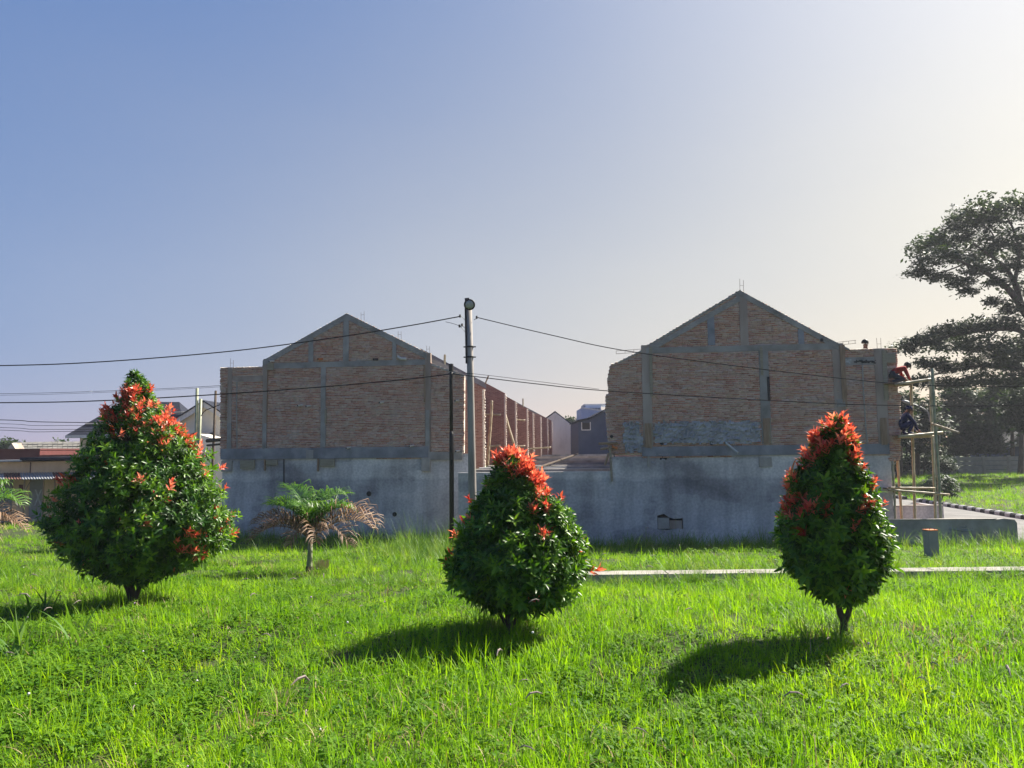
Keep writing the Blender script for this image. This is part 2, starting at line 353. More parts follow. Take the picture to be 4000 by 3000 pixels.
GZ = -1.11
def kx(y): return 19.55 + (y - 29.5) * .105          # kerb line
rd = mesh_obj('road', [(10.2, 21.75, GZ + .006), (18.75, 21.75, GZ + .006), (kx(95), 95, GZ + .006), (14, 95, GZ + .006)], [(0, 1, 2, 3)], 'road')
tag(rd, 'pale concrete road running past the unfinished houses', 'road', kind='structure')
kerb = empty('kerb', (kx(29.5), 29.5, GZ)); tag(kerb, 'black and white painted kerb along the concrete road', 'kerb', kind='structure')
kb = MB().prism([(-.09, 0), (.09, 0), (.09, .17), (-.03, .17), (-.09, .12)], -.185, .185)
kmw = kb.build('kerb_block', 'white_paint', kerb).data; kmb = kmw.copy(); kmb.materials.clear(); kmb.materials.append(M['black_paint'])
first = True; i = 0; y = 22.4
while y < 62:
    if not (39.6 < y < 41.2):
        o = bpy.data.objects['kerb_block'] if first else bpy.data.objects.new('kerb_block', kmw)
        if not first: C.objects.link(o); o.parent = kerb
        first = False
        o.data = kmw if i % 2 == 0 else kmb
        o.location = (kx(y) - kx(29.5) + random.uniform(-.012, .012), y - 29.5, random.uniform(-.012, .006)); o.rotation_euler = (0, 0, -.105 + random.uniform(-.02, .02))
    i += 1; y += .385

# raised footpath slab, a drain's edge: separate cast slabs
path = empty('path', (0, 12.9, 0)); tag(path, 'narrow raised concrete footpath crossing the grass', 'path', kind='structure')
x = 1.0
while x < 13:
    L = random.uniform(1.35, 1.6); yc = 12.95 - .012 * x
    z0 = -1.11 * (yc - 8) / 15; mb = MB()
    mb.box(x, x + L - .018, yc - .20 - 12.9, yc + .20 - 12.9, z0 - .1, z0 + .11 + random.uniform(-.006, .006), .004)
    mb.build('slab', 'slab', path); x += L

# ------------------------------------------------------------------ the two unfinished brick buildings
def make_bricks(bld, outline, blocks, pitch=.057, seed=1, v=0.0, nparts=300, edge_jit=.03):
    rg = random.Random(seed); bricks = []; beads = []
    z0 = min(p[1] for p in outline); z1 = max(p[1] for p in outline); k = 0; z = z0
    while z < z1 - pitch * .5:
        h = pitch * rg.uniform(.60, .78); zm = z + h / 2
        for a, b in scan(outline, zm):
            u = a + rg.uniform(-edge_jit, edge_jit) - (.09 if k % 2 else 0)
            bend = b + rg.uniform(-edge_jit, edge_jit)
            while u < bend - .03:
                l = rg.uniform(.165, .20) if rg.random() > .06 else rg.uniform(.07, .12)
                u0, u1 = max(u, a - .02), min(u + l, bend)
                if u1 - u0 > .03:
                    uc = (u0 + u1) / 2
                    if not any(x0 < u0 + .01 and u1 - .01 < x1 and y0 < zm < y1 for x0, x1, y0, y1 in blocks):
                        bricks.append((u0, u1, zm, h, rg.uniform(-.004, .006), rg.random(), rg.uniform(-.004, .004)))
                u += l + rg.uniform(.010, .018)
            # squeezed-out mortar bead on top of the course
            zz = z + h + (pitch - h) * .5; n = max(2, int((b - a) / .055)); on = True
            for i in range(n + 1):
                uu = a + (b - a) * i / n
                if rg.random() < (.05 if on else .11): on = not on
                hid = any(x0 - .03 < uu < x1 + .03 and y0 - .02 < zz < y1 + .02 for x0, x1, y0, y1 in blocks)
                beads.append((k, uu, zz + rg.uniform(-.005, .005), -.035 if hid else (rg.uniform(.014, .044) if on else rg.uniform(-.004, .004)), (rg.uniform(.009, .017) if on else rg.uniform(.003, .008)), i == 0))
        z += pitch; k += 1
    # 300 longest bricks become parts that share a few meshes
    order = sorted(range(len(bricks)), key=lambda i: -(bricks[i][1] - bricks[i][0]))
    order = order[:nparts * 3]; rg.shuffle(order); pick = set(order[:nparts])
    protos = []
    for q in range(8):
        mb = MB().box(-.5, .5, -.5, .5, -.5, .5, .02)
        me = bpy.data.meshes.new('brick'); me.from_pydata(mb.v, [], mb.f); me.materials.append(M['brick'])
        a = me.attributes.new('tone', 'FLOAT', 'POINT'); a.data.foreach_set('value', np.full(8, (q + .5) / 8, np.float32)); protos.append(me)
    V = []; T = []
    for i, (u0, u1, zm, h, dv, t, tilt) in enumerate(bricks):
        if i in pick:
            o = bpy.data.objects.new('brick', protos[min(7, int(t * 8))]); C.objects.link(o); o.parent = bld
            o.location = ((u0 + u1) / 2, v + .02 + dv - .01, zm); o.scale = (u1 - u0, .06, h); o.rotation_euler = (0, tilt, 0)
        else:
            f, bk = v - .020 + dv, v + .02
            for (uu, zz, d) in ((u0, -h / 2, f), (u1, -h / 2, f), (u1, h / 2, f), (u0, h / 2, f), (u0, -h / 2, bk), (u1, -h / 2, bk), (u1, h / 2, bk), (u0, h / 2, bk)):
                V.append((uu + rg.uniform(-.004, .004), d + rg.uniform(-.003, .003), zm + zz + rg.uniform(-.004, .004) + tilt * (uu - u0)))
            T += [t] * 8
    n = len(V) // 8; base = (np.arange(n) * 8)[:, None, None]
    Fq = (np.array([[0, 1, 2, 3], [0, 4, 5, 1], [1, 5, 6, 2], [2, 6, 7, 3], [3, 7, 4, 0]])[None] + base).reshape(-1, 4)
    o = np_mesh('bricks', V, Fq, 'brick', bld, tone=T); o['kind'] = 'stuff'
    mb = MB()
    for i, (k, u, z, p, h, st) in enumerate(beads):
        mb.v += [(u, v + .005, z + h), (u, v - .014 - p, z), (u, v + .005, z - h)]
        if not st:
            a = 3 * (i - 1); b = 3 * i; mb.f += [(a, a + 1, b + 1, b), (a + 1, a + 2, b + 2, b + 1)]
    o = mb.build('mortar_joints', 'mortar', bld); o['kind'] = 'stuff'

def lumpy_patch(name, bld, u0, u1, z0, z1, v, mat, amp=.03, step=.05, rag=.12):
    nu, nz = max(2, int((u1 - u0) / step)), max(2, int((z1 - z0) / step)); vs = []; fs = []; idx = {}
    for j in range(nz + 1):
        for i in range(nu + 1):
            e = min(i, nu - i) * step; e2 = min(j, nz - j) * step
            inside = min(e, e2) > rag * random.random() * (1.2 if j > nz * .6 else .7)
            if inside:
                idx[i, j] = len(vs); vs.append((u0 + i * step + random.uniform(-.01, .01), v - abs(random.gauss(0, amp)) + .012 * math.sin(j * 2.1 + i * .3), z0 + j * step + random.uniform(-.012, .012)))
    for j in range(nz):
        for i in range(nu):
            q = [(i, j), (i + 1, j), (i + 1, j + 1), (i, j + 1)]
            if all(k in idx for k in q): fs.append([idx[k] for k in q])
    return mesh_obj(name, vs, fs, mat, bld)

def slope_beam(bld, name, a, b, th, v0, v1, mat):
    (x0, z0), (x1, z1) = a, b
    return MB().prism([(x0, z0 - th), (x1, z1 - th), (x1, z1), (x0, z0)], v0, v1).build(name, mat, bld)
def rebar(bld, u, z, v=.06, h=.28):
    mb = MB()
    for d in (0, .11): mb.tube([(u + d, v, z - .05), (u + d + random.uniform(-.01, .01), v, z + h * random.uniform(.8, 1.1))], .006, 5)
    mb.tube([(u, v, z + h * .5), (u + .11, v, z + h * .5)], .005, 5); mb.build('rebar', 'rebar', bld)
def stub(bld, u, z, mat='pvc', tilt=.15, r=.035, L=.2, dx=.1):
    o = MB().tube([(u, .02, z), (u - dx, -L, z - tilt * L)], r, 10).build('pipe_stub', mat, bld)
    p = MB().tube([(u - dx * .985, -L * .985, z - tilt * L * .985), (u - dx * 1.01, -L * 1.01, z - tilt * L * 1.01)], r * .8, 10).build('opening', 'dark', o)

# ---- left building
FL = Frame(1340, 26.0, R(6.7))
def z1c(x, y, v=0): return FL.loc(800 + x / 1.7464, 1150 + y / 1.7464, v)
left = empty('unfinished_building', FL.o, -FL.a)
tag(left, 'unfinished brick building with brick party walls receding behind the concrete lamp pole', 'building')
outL = [z1c(108, 1120), z1c(108, 500), z1c(398, 497), z1c(398, 455), z1c(970, 132), z1c(1515, 400), z1c(1545, 478), z1c(1772, 560), z1c(1768, 1080), z1c(1530, 1090), z1c(1530, 1120)]
uL0 = outL[0][0]; uLR = outL[7][0]
MB().prism([(x, z) for x, z in outL], .012, .14).build('wall_core', 'mortar', left)
blkL = []
def pil(bld, conv, x0, x1, y0, y1, mat, name='pillar', v0=-.03, v1=.155, blk=None):
    a, b = conv((x0), (y1)), conv((x1), (y0))
    u0, u1, za, zb = a[0], b[0], (a[1] + conv(x1, y1)[1]) / 2, (b[1] + conv(x0, y0)[1]) / 2
    MB().box(u0, u1, v0, v1, za, zb, .008).build(name, mat, bld)
    if blk is not None: blk.append((u0, u1, za, zb))
    return u0, u1, za, zb
for a in [(152, 190, 500, 1072, 'concrete_brown'), (392, 430, 440, 1062, 'concrete_brown'), (790, 827, 462, 1048, 'concrete'), (1503, 1541, 400, 1085, 'concrete_brown'),
          (710, 742, 292, 462, 'concrete'), (945, 985, 165, 482, 'concrete'), (1281, 1308, 318, 462, 'concrete')]:
    pil(left, z1c, *a, blk=blkL)
pil(left, z1c, 440, 1503, 457, 495, 'concrete', 'tie_beam', -.036, .15, blkL)
pil(left, z1c, 112, 1528, 1046, 1120, 'damp_concrete', 'floor_beam', -.045, .16, blkL)
pil(left, z1c, 190, 398, 556, 592, 'concrete_brown', 'lintel', -.026, .15, blkL)
pil(left, z1c, 1528, 1756, 1075, 1130, 'concrete', 'floor_beam', -.06, .16, blkL)
slope_beam(left, 'gable_beam', z1c(398, 452), z1c(970, 130), .21, -.038, .16, 'concrete')
slope_beam(left, 'gable_beam', z1c(970, 130), z1c(1516, 400), .21, -.040, .158, 'concrete')
make_bricks(left, outL, blkL, .0565, 11)
# pale formwork edge strips beside the pillars
for x0, x1, y0, y1, mt in [(145, 152, 640, 860, 'wood'), (425, 434, 470, 880, 'wood'), (820, 832, 780, 880, 'board'), (1497, 1506, 480, 735, 'wood'), (155, 186, 878, 1070, 'concrete'),
                           (398, 426, 880, 1055, 'concrete'), (798, 828, 895, 1040, 'concrete'), (1508, 1534, 790, 1080, 'concrete')]:
    pil(left, z1c, x0, x1, y0, y1, mt, 'formwork_board', -.052, -.012)
for x0, x1, y0, y1, mt in [(118, 190, 1135, 1208, 'pale_concrete'), (248, 345, 1132, 1188, 'board'), (425, 500, 1130, 1162, 'board'), (788, 890, 1122, 1174, 'board'), (1480, 1540, 1116, 1206, 'pale_concrete'),
                           (408, 420, 1126, 1202, 'wood'), (770, 782, 1120, 1206, 'wood'), (695, 745, 1060, 1120, 'concrete'), (432, 474, 470, 518, 'board')]:
    pil(left, z1c, x0, x1, y0, y1, mt, 'formwork_board', -.075, -.02)
# conduit and cement smear
for pts in ([(222, 600), (220, 760), (223, 1060)],):
    MB().tube([(z1c(x, y)[0], -.03, z1c(x, y)[1]) for x, y in pts], .022, 8).build('conduit', 'pale_concrete', left)
# lower storey, cement rendered
zb = -1.5
a = z1c(112, 1110); b = z1c(1790, 1110)
loL = MB().box(a[0] + .05, uLR + .15, .0, .18, zb, a[1] + .02).build('ground_floor_wall', 'render', left)
MB().tube([(z1c(541, 1125)[0], -.02, z1c(541, 1125)[1]), (z1c(541, 1310)[0], -.02, z1c(541, 1310)[1])], .018, 6).build('rope', 'dark', left)
for x, y, mt in [(1222, 735, 'pvc'), (668, 755, 'pvc'), (725, 760, 'pvc'), (998, 1043, 'pvc'), (1425, 1030, 'pvc'), (1735, 722, 'pvc'), (475, 455, 'pvc'), (806, 440, 'orange'), (1182, 442, 'dark'), (1740, 1065, 'pvc')]:
    u, z = z1c(x, y); stub(left, u, z, mt)
u, z = z1c(1350, 440); MB().tube([(u - .15, -.06, z + .08), (u - .05, -.1, z), (u + .15, -.1, z - .02)], .05, 8).build('plastic_pipe', 'pvc', left)
for x, y, r in [(1120, 1360, .085), (1295, 1500, .075)]:
    u, z = z1c(x, y); MB().tube([(u, .01, z), (u, -.012, z)], r, 14).build('pipe_opening', 'dark', left)
for x, y in [(1062, 165), (1315, 300), (168, 495), (1510, 400)]:
    u, z = z1c(x, y); rebar(left, u, z)
# party walls behind: plain profile with toothed ends, pale mortar colour standing in for sun on them
def party_wall(bld, v, outline, mat_seed, dz=0, cap=True, du=0):
    poly = [(u + (du if u > 2 else 0), z + (dz if z > 2.5 else 0)) for u, z in outline]
    MB().prism(poly, v, v + .13).build('party_wall', M['brickwall'], bld)
    uR = max(u for u, z in poly); zt = [z for u, z in poly if abs(u - uR) < .08]; za, zb_ = min(zt), max(zt)
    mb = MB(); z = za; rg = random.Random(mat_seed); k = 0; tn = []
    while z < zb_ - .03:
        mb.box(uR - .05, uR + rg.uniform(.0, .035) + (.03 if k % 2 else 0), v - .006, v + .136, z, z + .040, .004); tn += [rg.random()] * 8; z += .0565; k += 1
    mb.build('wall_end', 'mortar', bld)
    # squeezed mortar beads over the face near the end
    if cap:
        top = sorted([(u, z) for u, z in poly if z > zb_ - .05])
        pk = max(top, key=lambda q: q[1]); e = max(top, key=lambda q: q[0]); f = min(top, key=lambda q: q[0])
        slope_beam(bld, 'gable_beam', pk, (e[0] - .9, e[1] + (pk[1] - e[1]) * .9 / (e[0] - pk[0])), .26, v - .02, v + .15, 'concrete')
        slope_beam(bld, 'gable_beam', (f[0], f[1]), pk, .26, v - .022, v + .152, 'concrete')
def brick_tex(name):
    m, n, b = new_mat(name); L = n.links
    tc = n.nodes.new('ShaderNodeTexCoord'); sp = n.nodes.new('ShaderNodeSeparateXYZ'); L.new(tc.outputs['Object'], sp.inputs[0])
    cb = n.nodes.new('ShaderNodeCombineXYZ'); L.new(sp.outputs[0], cb.inputs[0]); L.new(sp.outputs[2], cb.inputs[1])
    t = n.nodes.new('ShaderNodeTexBrick'); t.inputs['Scale'].default_value = 1; t.inputs['Brick Width'].default_value = .195; t.inputs['Row Height'].default_value = .0565
    t.inputs['Mortar Size'].default_value = .007; t.inputs['Mortar Smooth'].default_value = .4
    nz = n.nodes.new('ShaderNodeTexNoise'); nz.inputs['Scale'].default_value = 9; L.new(tc.outputs['Object'], nz.inputs[0])
    va = n.nodes.new('ShaderNodeVectorMath'); va.operation = 'SCALE'; va.inputs[3].default_value = .03; L.new(nz.outputs[1], va.inputs[0])
    vb = n.nodes.new('ShaderNodeVectorMath'); vb.operation = 'ADD'; L.new(cb.outputs[0], vb.inputs[0]); L.new(va.outputs[0], vb.inputs[1]); L.new(vb.outputs[0], t.inputs['Vector'])
    t.inputs['Color1'].default_value = (.24, .10, .072, 1); t.inputs['Color2'].default_value = (.38, .18, .13, 1); t.inputs['Mortar'].default_value = (.38, .29, .245, 1)
    L.new(t.outputs[0], b.inputs['Base Color']); b.inputs['Roughness'].default_value = .95
    bp = n.nodes.new('ShaderNodeBump'); bp.inputs['Strength'].default_value = .9; bp.inputs['Distance'].default_value = .015
    L.new(t.outputs['Fac'], bp.inputs['Height']); L.new(bp.outputs[0], b.inputs['Normal']); return m
M['brickwall'] = brick_tex('brickwall')
zfloor = z1c(1500, 1120)[1] - .45
cornerz = 1.8 + 2.46
apexL = z1c(970, 130); lowL = z1c(398, 480)
pw = [(uL0 + 1.6, zfloor), (uL0 + 1.6, lowL[1]), apexL, (uLR, cornerz), (uLR, zfloor)]
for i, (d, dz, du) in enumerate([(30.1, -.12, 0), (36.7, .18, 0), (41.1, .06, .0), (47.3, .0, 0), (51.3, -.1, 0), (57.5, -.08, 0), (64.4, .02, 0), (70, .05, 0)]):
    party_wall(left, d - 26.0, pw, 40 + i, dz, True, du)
# inner walls across the party walls (closing the rooms)
for v0, v1 in [(4.3, 10.5), (15.3, 21), (25.5, 31), (32, 38), (38.6, 44)]:
    MB().box(uLR - 1.35, uLR - 1.22, v0, v1, zfloor, cornerz - .1).build('room_wall', M['brickwall'], left)
# second slope beam seen above the right eave
slope_beam(left, 'rafter', z1c(1545, 430, 1.0), z1c(1800, 560, 1.0), .16, .9, 1.1, 'damp_concrete')
slope_beam(left, 'rafter', z1c(1545, 470), z1c(1772, 552), .07, -.02, .15, 'pale_concrete')

# ---- right building
FR = Frame(2930, 23.0, R(4.6))
def z2c(x, y, v=0): return FR.loc(2300 + x / 1.4424, 1050 + y / 1.4424, v)
right = empty('unfinished_building', FR.o, -FR.a)
tag(right, 'unfinished brick building with grey plaster patches, workers on bamboo scaffolding at its corner', 'building')
outR = [z2c(130, 1050), z2c(112, 1020), z2c(95, 800), z2c(96, 715), z2c(112, 700), z2c(106, 620), z2c(120, 545), z2c(165, 525), z2c(322, 450), z2c(322, 436), z2c(850, 122), z2c(1400, 420), z2c(1404, 452), z2c(1735, 452), z2c(1742, 700), z2c(1756, 705), z2c(1757, 1078), z2c(1690, 1084), z2c(1690, 1050)]
MB().prism(outR, .012, .14).build('wall_core', 'mortar', right)
blkR = []
for a in [(310, 346, 430, 1010, 'concrete_brown'), (975, 1008, 430, 985, 'concrete'), (1390, 1428, 420, 860, 'concrete_brown'), (1632, 1664, 450, 992, 'concrete_brown'),
          (670, 704, 262, 432, 'damp_concrete'), (855, 890, 150, 432, 'concrete_brown'), (1180, 1210, 338, 424, 'damp_concrete'), (1395, 1430, 860, 1000, 'concrete')]:
    pil(right, z2c, *a, blk=blkR)
pil(right, z2c, 352, 1390, 432, 466, 'concrete', 'tie_beam', -.036, .15, blkR)
pil(right, z2c, 300, 1690, 994, 1050, 'damp_concrete', 'floor_beam', -.045, .16, blkR)
pil(right, z2c, 1436, 1626, 498, 542, 'concrete', 'lintel', -.026, .15, blkR)
slope_beam(right, 'gable_beam', z2c(322, 450), z2c(850, 150), .18, -.038, .16, 'concrete')
slope_beam(right, 'gable_beam', z2c(850, 122), z2c(1404, 424), .19, -.040, .158, 'concrete')
slope_beam(right, 'rafter', z2c(322, 436), z2c(855, 118), .07, -.03, .12, 'concrete')
slope_beam(right, 'rafter', z2c(830, 128), z2c(1466, 452), .06, -.05, .1, 'concrete')
slope_beam(right, 'rafter', z2c(165, 525), z2c(322, 446), .06, -.03, .12, 'pale_concrete')
MB().box(z2c(832, 0)[0] - .05, z2c(845, 0)[0], -.03, .12, z2c(850, 165)[1], z2c(850, 140)[1]).build('rafter_block', 'concrete', right)
make_bricks(right, outR, blkR, .0575, 23)
for x0, x1, y0, y1, mt in [(346, 354, 440, 720, 'board'), (318, 350, 872, 1008, 'wood'), (345, 352, 872, 1012, 'board'), (968, 976, 440, 600, 'board'), (1008, 1016, 610, 745, 'dark'), (985, 1016, 842, 985, 'wood'), (1014, 1020, 842, 985, 'board'),
                           (1428, 1438, 430, 780, 'wood'), (1662, 1672, 460, 740, 'board'), (1645, 1672, 840, 990, 'wood'), (1668, 1722, 478, 530, 'board'), (1398, 1440, 735, 778, 'concrete')]:
    pil(right, z2c, x0, x1, y0, y1, mt, 'formwork_board', -.055, -.012)
for x0, x1, y0, y1 in [(960, 1030, 1062, 1116), (330, 345, 1045, 1115)]:
    pil(right, z2c, x0, x1, y0, y1, 'pale_concrete', 'plaster_patch', -.03, .05)
def rect(c, x0, x1, y0, y1):
    a, b = c(x0, y1), c(x1, y0); return a[0], b[0], (a[1] + c(x1, y1)[1]) / 2, (b[1] + c(x0, y0)[1]) / 2
u0, u1, za, zb_ = rect(z2c, 355, 985, 832, 998); lumpy_patch('rough_plaster', right, u0, u1, za, zb_, -.035, 'rough_plaster')
u0, u1, za, zb_ = rect(z2c, 185, 318, 840, 1048); lumpy_patch('rough_plaster', right, u0, u1, za, zb_, -.035, 'rough_plaster')
u0, u1, za, zb_ = rect(z2c, 110, 420, 700, 735); lumpy_patch('rough_plaster', right, u0, u1, za, zb_, -.028, 'rough_plaster', rag=.2)
u0, u1, za, zb_ = rect(z2c, 1480, 1625, 500, 542); lumpy_patch('tar_stain', right, u0, u1, za, zb_, -.034, 'black_paint', .004, .03, .12)
u0, u1, za, zb_ = rect(z2c, 1436, 1485, 498, 540); lumpy_patch('whitewash', right, u0, u1, za, zb_, -.032, 'white_paint', .003, .03, .05)
MB().tube([(z2c(x, y)[0], -.03, z2c(x, y)[1]) for x, y in [(1540, 545), (1546, 700), (1560, 900), (1568, 985)]], .022, 8).build('conduit', 'pale_concrete', right)
# ground floor wall with a knocked-out hole, running on to the left as the yard wall
zt = z2c(900, 1050)[1]; h0, h1, hz0, hz1 = rect(z2c, 388, 530, 1390, 1468)
uA, uB = z2c(130, 1050)[0], z2c(1700, 1050)[0]
uM = FR.loc(1790, 1842)[0]; zM = FR.loc(2200, 1843)[1]
gw = [(uA, h0, zb, zt), (h1, uB, zb, zt), (h0, h1, zb, hz0), (h0, h1, hz1, zt)]
mb = MB()
poly = [(uM, zb), (uB, zb), (uB, zt), (uA, zt), (uA, zM), (uM, zM)]
# front face split round the hole
def cell(x0, x1, y0, y1): mb.box(x0, x1, 0, .18, y0, y1)
bmh = MB()
bmh.prism([(uM, zb), (h0, zb), (h0, zt), (uA, zt), (uA, zM), (uM, zM)], 0, .18)
bmh.prism([(h1, zb), (uB, zb), (uB, zt), (h1, zt)], 0, .18)
bmh.prism([(h0, zb), (h1, zb), (h1, hz0), (h0 + .6, hz0 + .02), (h0 + .3, hz0 - .03), (h0, hz0)], 0, .18)
bmh.prism([(h0, hz1), (h0 + .2, hz1 + .05), (h0 + .35, hz1 - .06), (h0 + .5, hz1 - .1), (h1, hz1 - .08), (h1, zt), (h0, zt)], 0, .18)
bmh.build('ground_floor_wall', 'render', right)
MB().box(h0 - .1, h1 + .1, .14, .30, hz0 - .1, hz1 + .1).build('recess', 'dark', right)
MB().box(h0 + .02, h0 + .355, .025, .16, hz0 + .008, hz1 - .075, .008).build('block', 'pale_concrete', right)
MB().box(h0 + .365, h1 - .025, .04, .16, hz0 + .01, hz1 - .155, .008).build('block', 'concrete_brown', right)
for x0, x1, y0, y1 in [(335, 395, 1052, 1115), (400, 455, 1062, 1100)]:
    u0, u1, za, zb_ = rect(z2c, x0, x1, y0, y1); lumpy_patch('rough_plaster', right, u0, u1, za, zb_, -.012, 'rough_plaster', .01)
pil(right, z2c, 400, 440, 1055, 1075, 'dark', 'missing_brick', -.012, .02)
# a thin line of bare brick just under the floor beam
a, b = z2c(300, 1062), z2c(800, 1050)
make_bricks(right, [(a[0], a[1] - .02), (b[0], a[1] - .02), (b[0], a[1] + .09), (a[0], a[1] + .09)], [], .0575, 5, v=-.002, nparts=12)
for x, y in [(410, 985), (690, 985), (1310, 402), (128, 945)]:
    u, z = z2c(x, y); MB().tube([(u, .0, z), (u, -.05, z)], .05, 12).build('pipe_opening', 'dark', right)
u, z = z2c(770, 980); MB().tube([(u, -.05, z), (u + .28, -.35, z - .30)], .035, 10).build('pipe_stub', 'pvc', right)
u, z = z2c(850, 122); rebar(right, u + .02, z - .02, h=.36)
u, z = z2c(1630, 450); rebar(right, u, z, h=.3)
# wooden ends sticking out of the left edge
for x0, y0, x1, y1, mt in [(55, 985, 165, 980, 'wood'), (65, 1016, 150, 1002, 'wood'), (118, 1010, 130, 1198, 'board'), (90, 1105, 112, 1040, 'wood'), (130, 1000, 160, 1012, 'orange')]:
    a, b = z2c(x0, y0), z2c(x1, y1); MB().tube([(a[0], -.08, a[1]), (b[0], -.06, b[1])], .04, 6).build('timber', mt, right)
# bent rebar cages on the left eave and right eave
for x0, x1, y in [(155, 322, 478), (1405, 1510, 430)]:
    mb = MB(); a, b = z2c(x0, y), z2c(x1, y - 12)
    for k in (0, .09): mb.tube([(a[0], .05, a[1] + k), (b[0], .05, b[1] + k)], .007, 5)
    for t in (0, .3, .6, .95): mb.tube([(a[0] + (b[0] - a[0]) * t, .05, a[1] + (b[1] - a[1]) * t), (a[0] + (b[0] - a[0]) * t, .05, a[1] + (b[1] - a[1]) * t + .09)], .006, 5)
    mb.build('rebar', 'rebar', right)
# side and rear of the right building
uRR = z2c(1756, 900)[0]
apR = z2c(850, 122); eR = z2c(1735, 452); eL = z2c(322, 445)
for v in (5.5, 11, 16.5):
    MB().prism([(eL[0], zM), (eL[0], eL[1]), apR, (uRR - .3, eR[1] - .4), (uRR - .3, zM)], v, v + .14).build('party_wall', M['brickwall'], right)
MB().box(eL[0] - 0.12, eL[0], .6, 17, -1.2, eL[1] - .8).build('room_wall', M['brickwall'], right)
MB().box(uRR - .45, uRR - .3, .3, 17, -1.2, z2c(1735, 700)[1]).build('room_wall', M['brickwall'], right)
MB().box(eL[0], uRR - .46, .2, 17, zM, zM + .15).build('floor_slab', 'concrete', right)

# deck of bare floor beams between the two rows
deck = empty('deck_frame', FL.world(uLR, 0, 0), -FL.a); tag(deck, 'open deck of bare concrete floor beams between the two brick rows', 'deck')
wdeck = 5.2
zz = zM
for i, v in enumerate([.2, 2.0, 4.2, 7.5, 11.5, 16.5, 23, 30]):
    zt_ = zM + .04 + .008 * v
    MB().box(.12, wdeck, v, v + .25, zt_ - .32, zt_, .01).build('beam', 'damp_concrete' if i % 2 else 'concrete', deck)
MB().box(.12, wdeck, .3, 38, -1.2, zM - .45).build('fill', 'concrete', deck)
a = FL.loc(2100, 1838, .0); 
p0 = Vector((FL.loc(2095, 1838, .5)[0] - uLR, .5, zM + .06)); p1 = Vector((FL.loc(2255, 1775, 14)[0] - uLR, 14, zM + .42))
MB().tube([p0, (p0 + p1) / 2, p1], .042, 6).build('timber', 'bark', deck)

# bamboo props and ledgers against the party walls
def bamboo(pts, r=.035, mat='bamboo', label='', group=None, knots=True):
    pts = [Vector(p) for p in pts]; base = min(pts, key=lambda p: p.z)
    out = []; rad = []
    for a, b in zip(pts[:-1], pts[1:]):
        n = max(2, int((b - a).length / .32)); wob = Vector((random.uniform(-1, 1), random.uniform(-1, 1), 0)) * .006 * (b - a).length
        for i in range(n):
            for t, k in ((0, 1.14), (.06, 1.0), (.5, .96)):
                out.append(a + (b - a) * ((i + t) / n) - base + wob * math.sin(5.5 * (i + t) / n) + Vector((random.uniform(-.004, .004), random.uniform(-.004, .004), 0))); rad.append(r * k)
    out.append(pts[-1] - base); rad.append(r)
    o = MB().tube(out, rad, 7).build('bamboo_pole', mat, None, smooth=True); o.location = base
    tag(o, label, 'bamboo pole', group); return o
def LW(px, py, d): return at(px, py, d)
props = [((1985, 1568), (1903, 1820), 33.5), ((1975, 1632), (2014, 1757), 38.0)]
bamboo([LW(1921, 1568, 33.4), LW(1905, 1822, 32.6)], .06, 'bamboo', 'bamboo prop leaning upright against the nearer brick party wall')
bamboo([LW(1974, 1620, 37.8), LW(2013, 1758, 37.2)], .06, 'bamboo', 'bamboo prop leaning steeply across the third brick party wall')
for (x0, y0, x1, y1, d, lb) in [(1888, 1618, 1956, 1620, 36.0, 'short bamboo ledger high on the second brick party wall'), (1888, 1744, 1957, 1740, 36.0, 'short bamboo ledger low on the second brick party wall'),
                            (2014, 1640, 2052, 1642, 46.2, 'short bamboo ledger high between the middle party walls'), (2050, 1754, 2153, 1747, 50.5, 'long bamboo ledger low across the far party walls'),
                            (2016, 1744, 2052, 1742, 46.2, 'short bamboo ledger low between the middle party walls')]:
    bamboo([LW(x0, y0, d), LW(x1, y1, d)], .05, 'bamboo', lb, 'bamboo on the party walls')
o = MB().tube([LW(1908, 1468, 29), LW(1895, 1500, 29)], .03, 6).build('roof_stick', 'wood'); tag(o, 'short wooden stick standing tilted on the sloping gable edge', 'stick')
# sticks on the left building's roofline
for x0, y0, x1, y1, d, lb in [(1738, 1385, 1736, 1440, 26.6, 'pale upright batten on the sloping eave of the brick building'), (2043, 1557, 2043, 1590, 46, 'thin upright stick on the far party wall roofline')]:
    o = MB().tube([LW(x0, y0, d), LW(x1, y1, d)], .04, 4).build('roof_stick', 'board'); tag(o, lb, 'stick')

# ------------------------------------------------------------------ poles and cables
lp = on_ground(1845, 2150); PD = 21.0
pb = at(1848, 2135, PD); pt = at(1832, 1195, PD)
pole = empty('utility_pole', (pb.x, pb.y, gzf(pb.x, pb.y))); tag(pole, 'round tapered concrete pole with a disc lamp at its top', 'utility pole')
def PL(px, py, d=PD): return at(px, py, d) - Vector(pole.location)
MB().tube([Vector((pb.x, pb.y, -1.3)) - Vector(pole.location), PL(1845, 1900), PL(1838, 1500), PL(1832, 1190)], [.112, .108, .094, .078], 20).build('shaft', 'pole', pole, True)
MB().tube([PL(1818, 1190, PD - .06), PL(1822, 1420, PD - .07)], .025, 8).build('cable_duct', 'black', pole)
for py in (1355, 1395):
    c = PL(1835, py); MB().lathe([(.1, -.02), (.115, -.02), (.115, .02), (.1, .02)], c).build('clamp', 'black', pole)
    MB().tube([c - Vector((.17, 0, 0)), c + Vector((.17, 0, 0))], .018, 8).build('bolt', 'black', pole)
br = PL(1833, 1200); hd = PL(1834, 1190, PD - .34)
MB().tube([br, br + Vector((0, -.12, .10)), hd + Vector((0, .06, .02))], .03, 8).build('lamp_bracket', 'steel', pole)
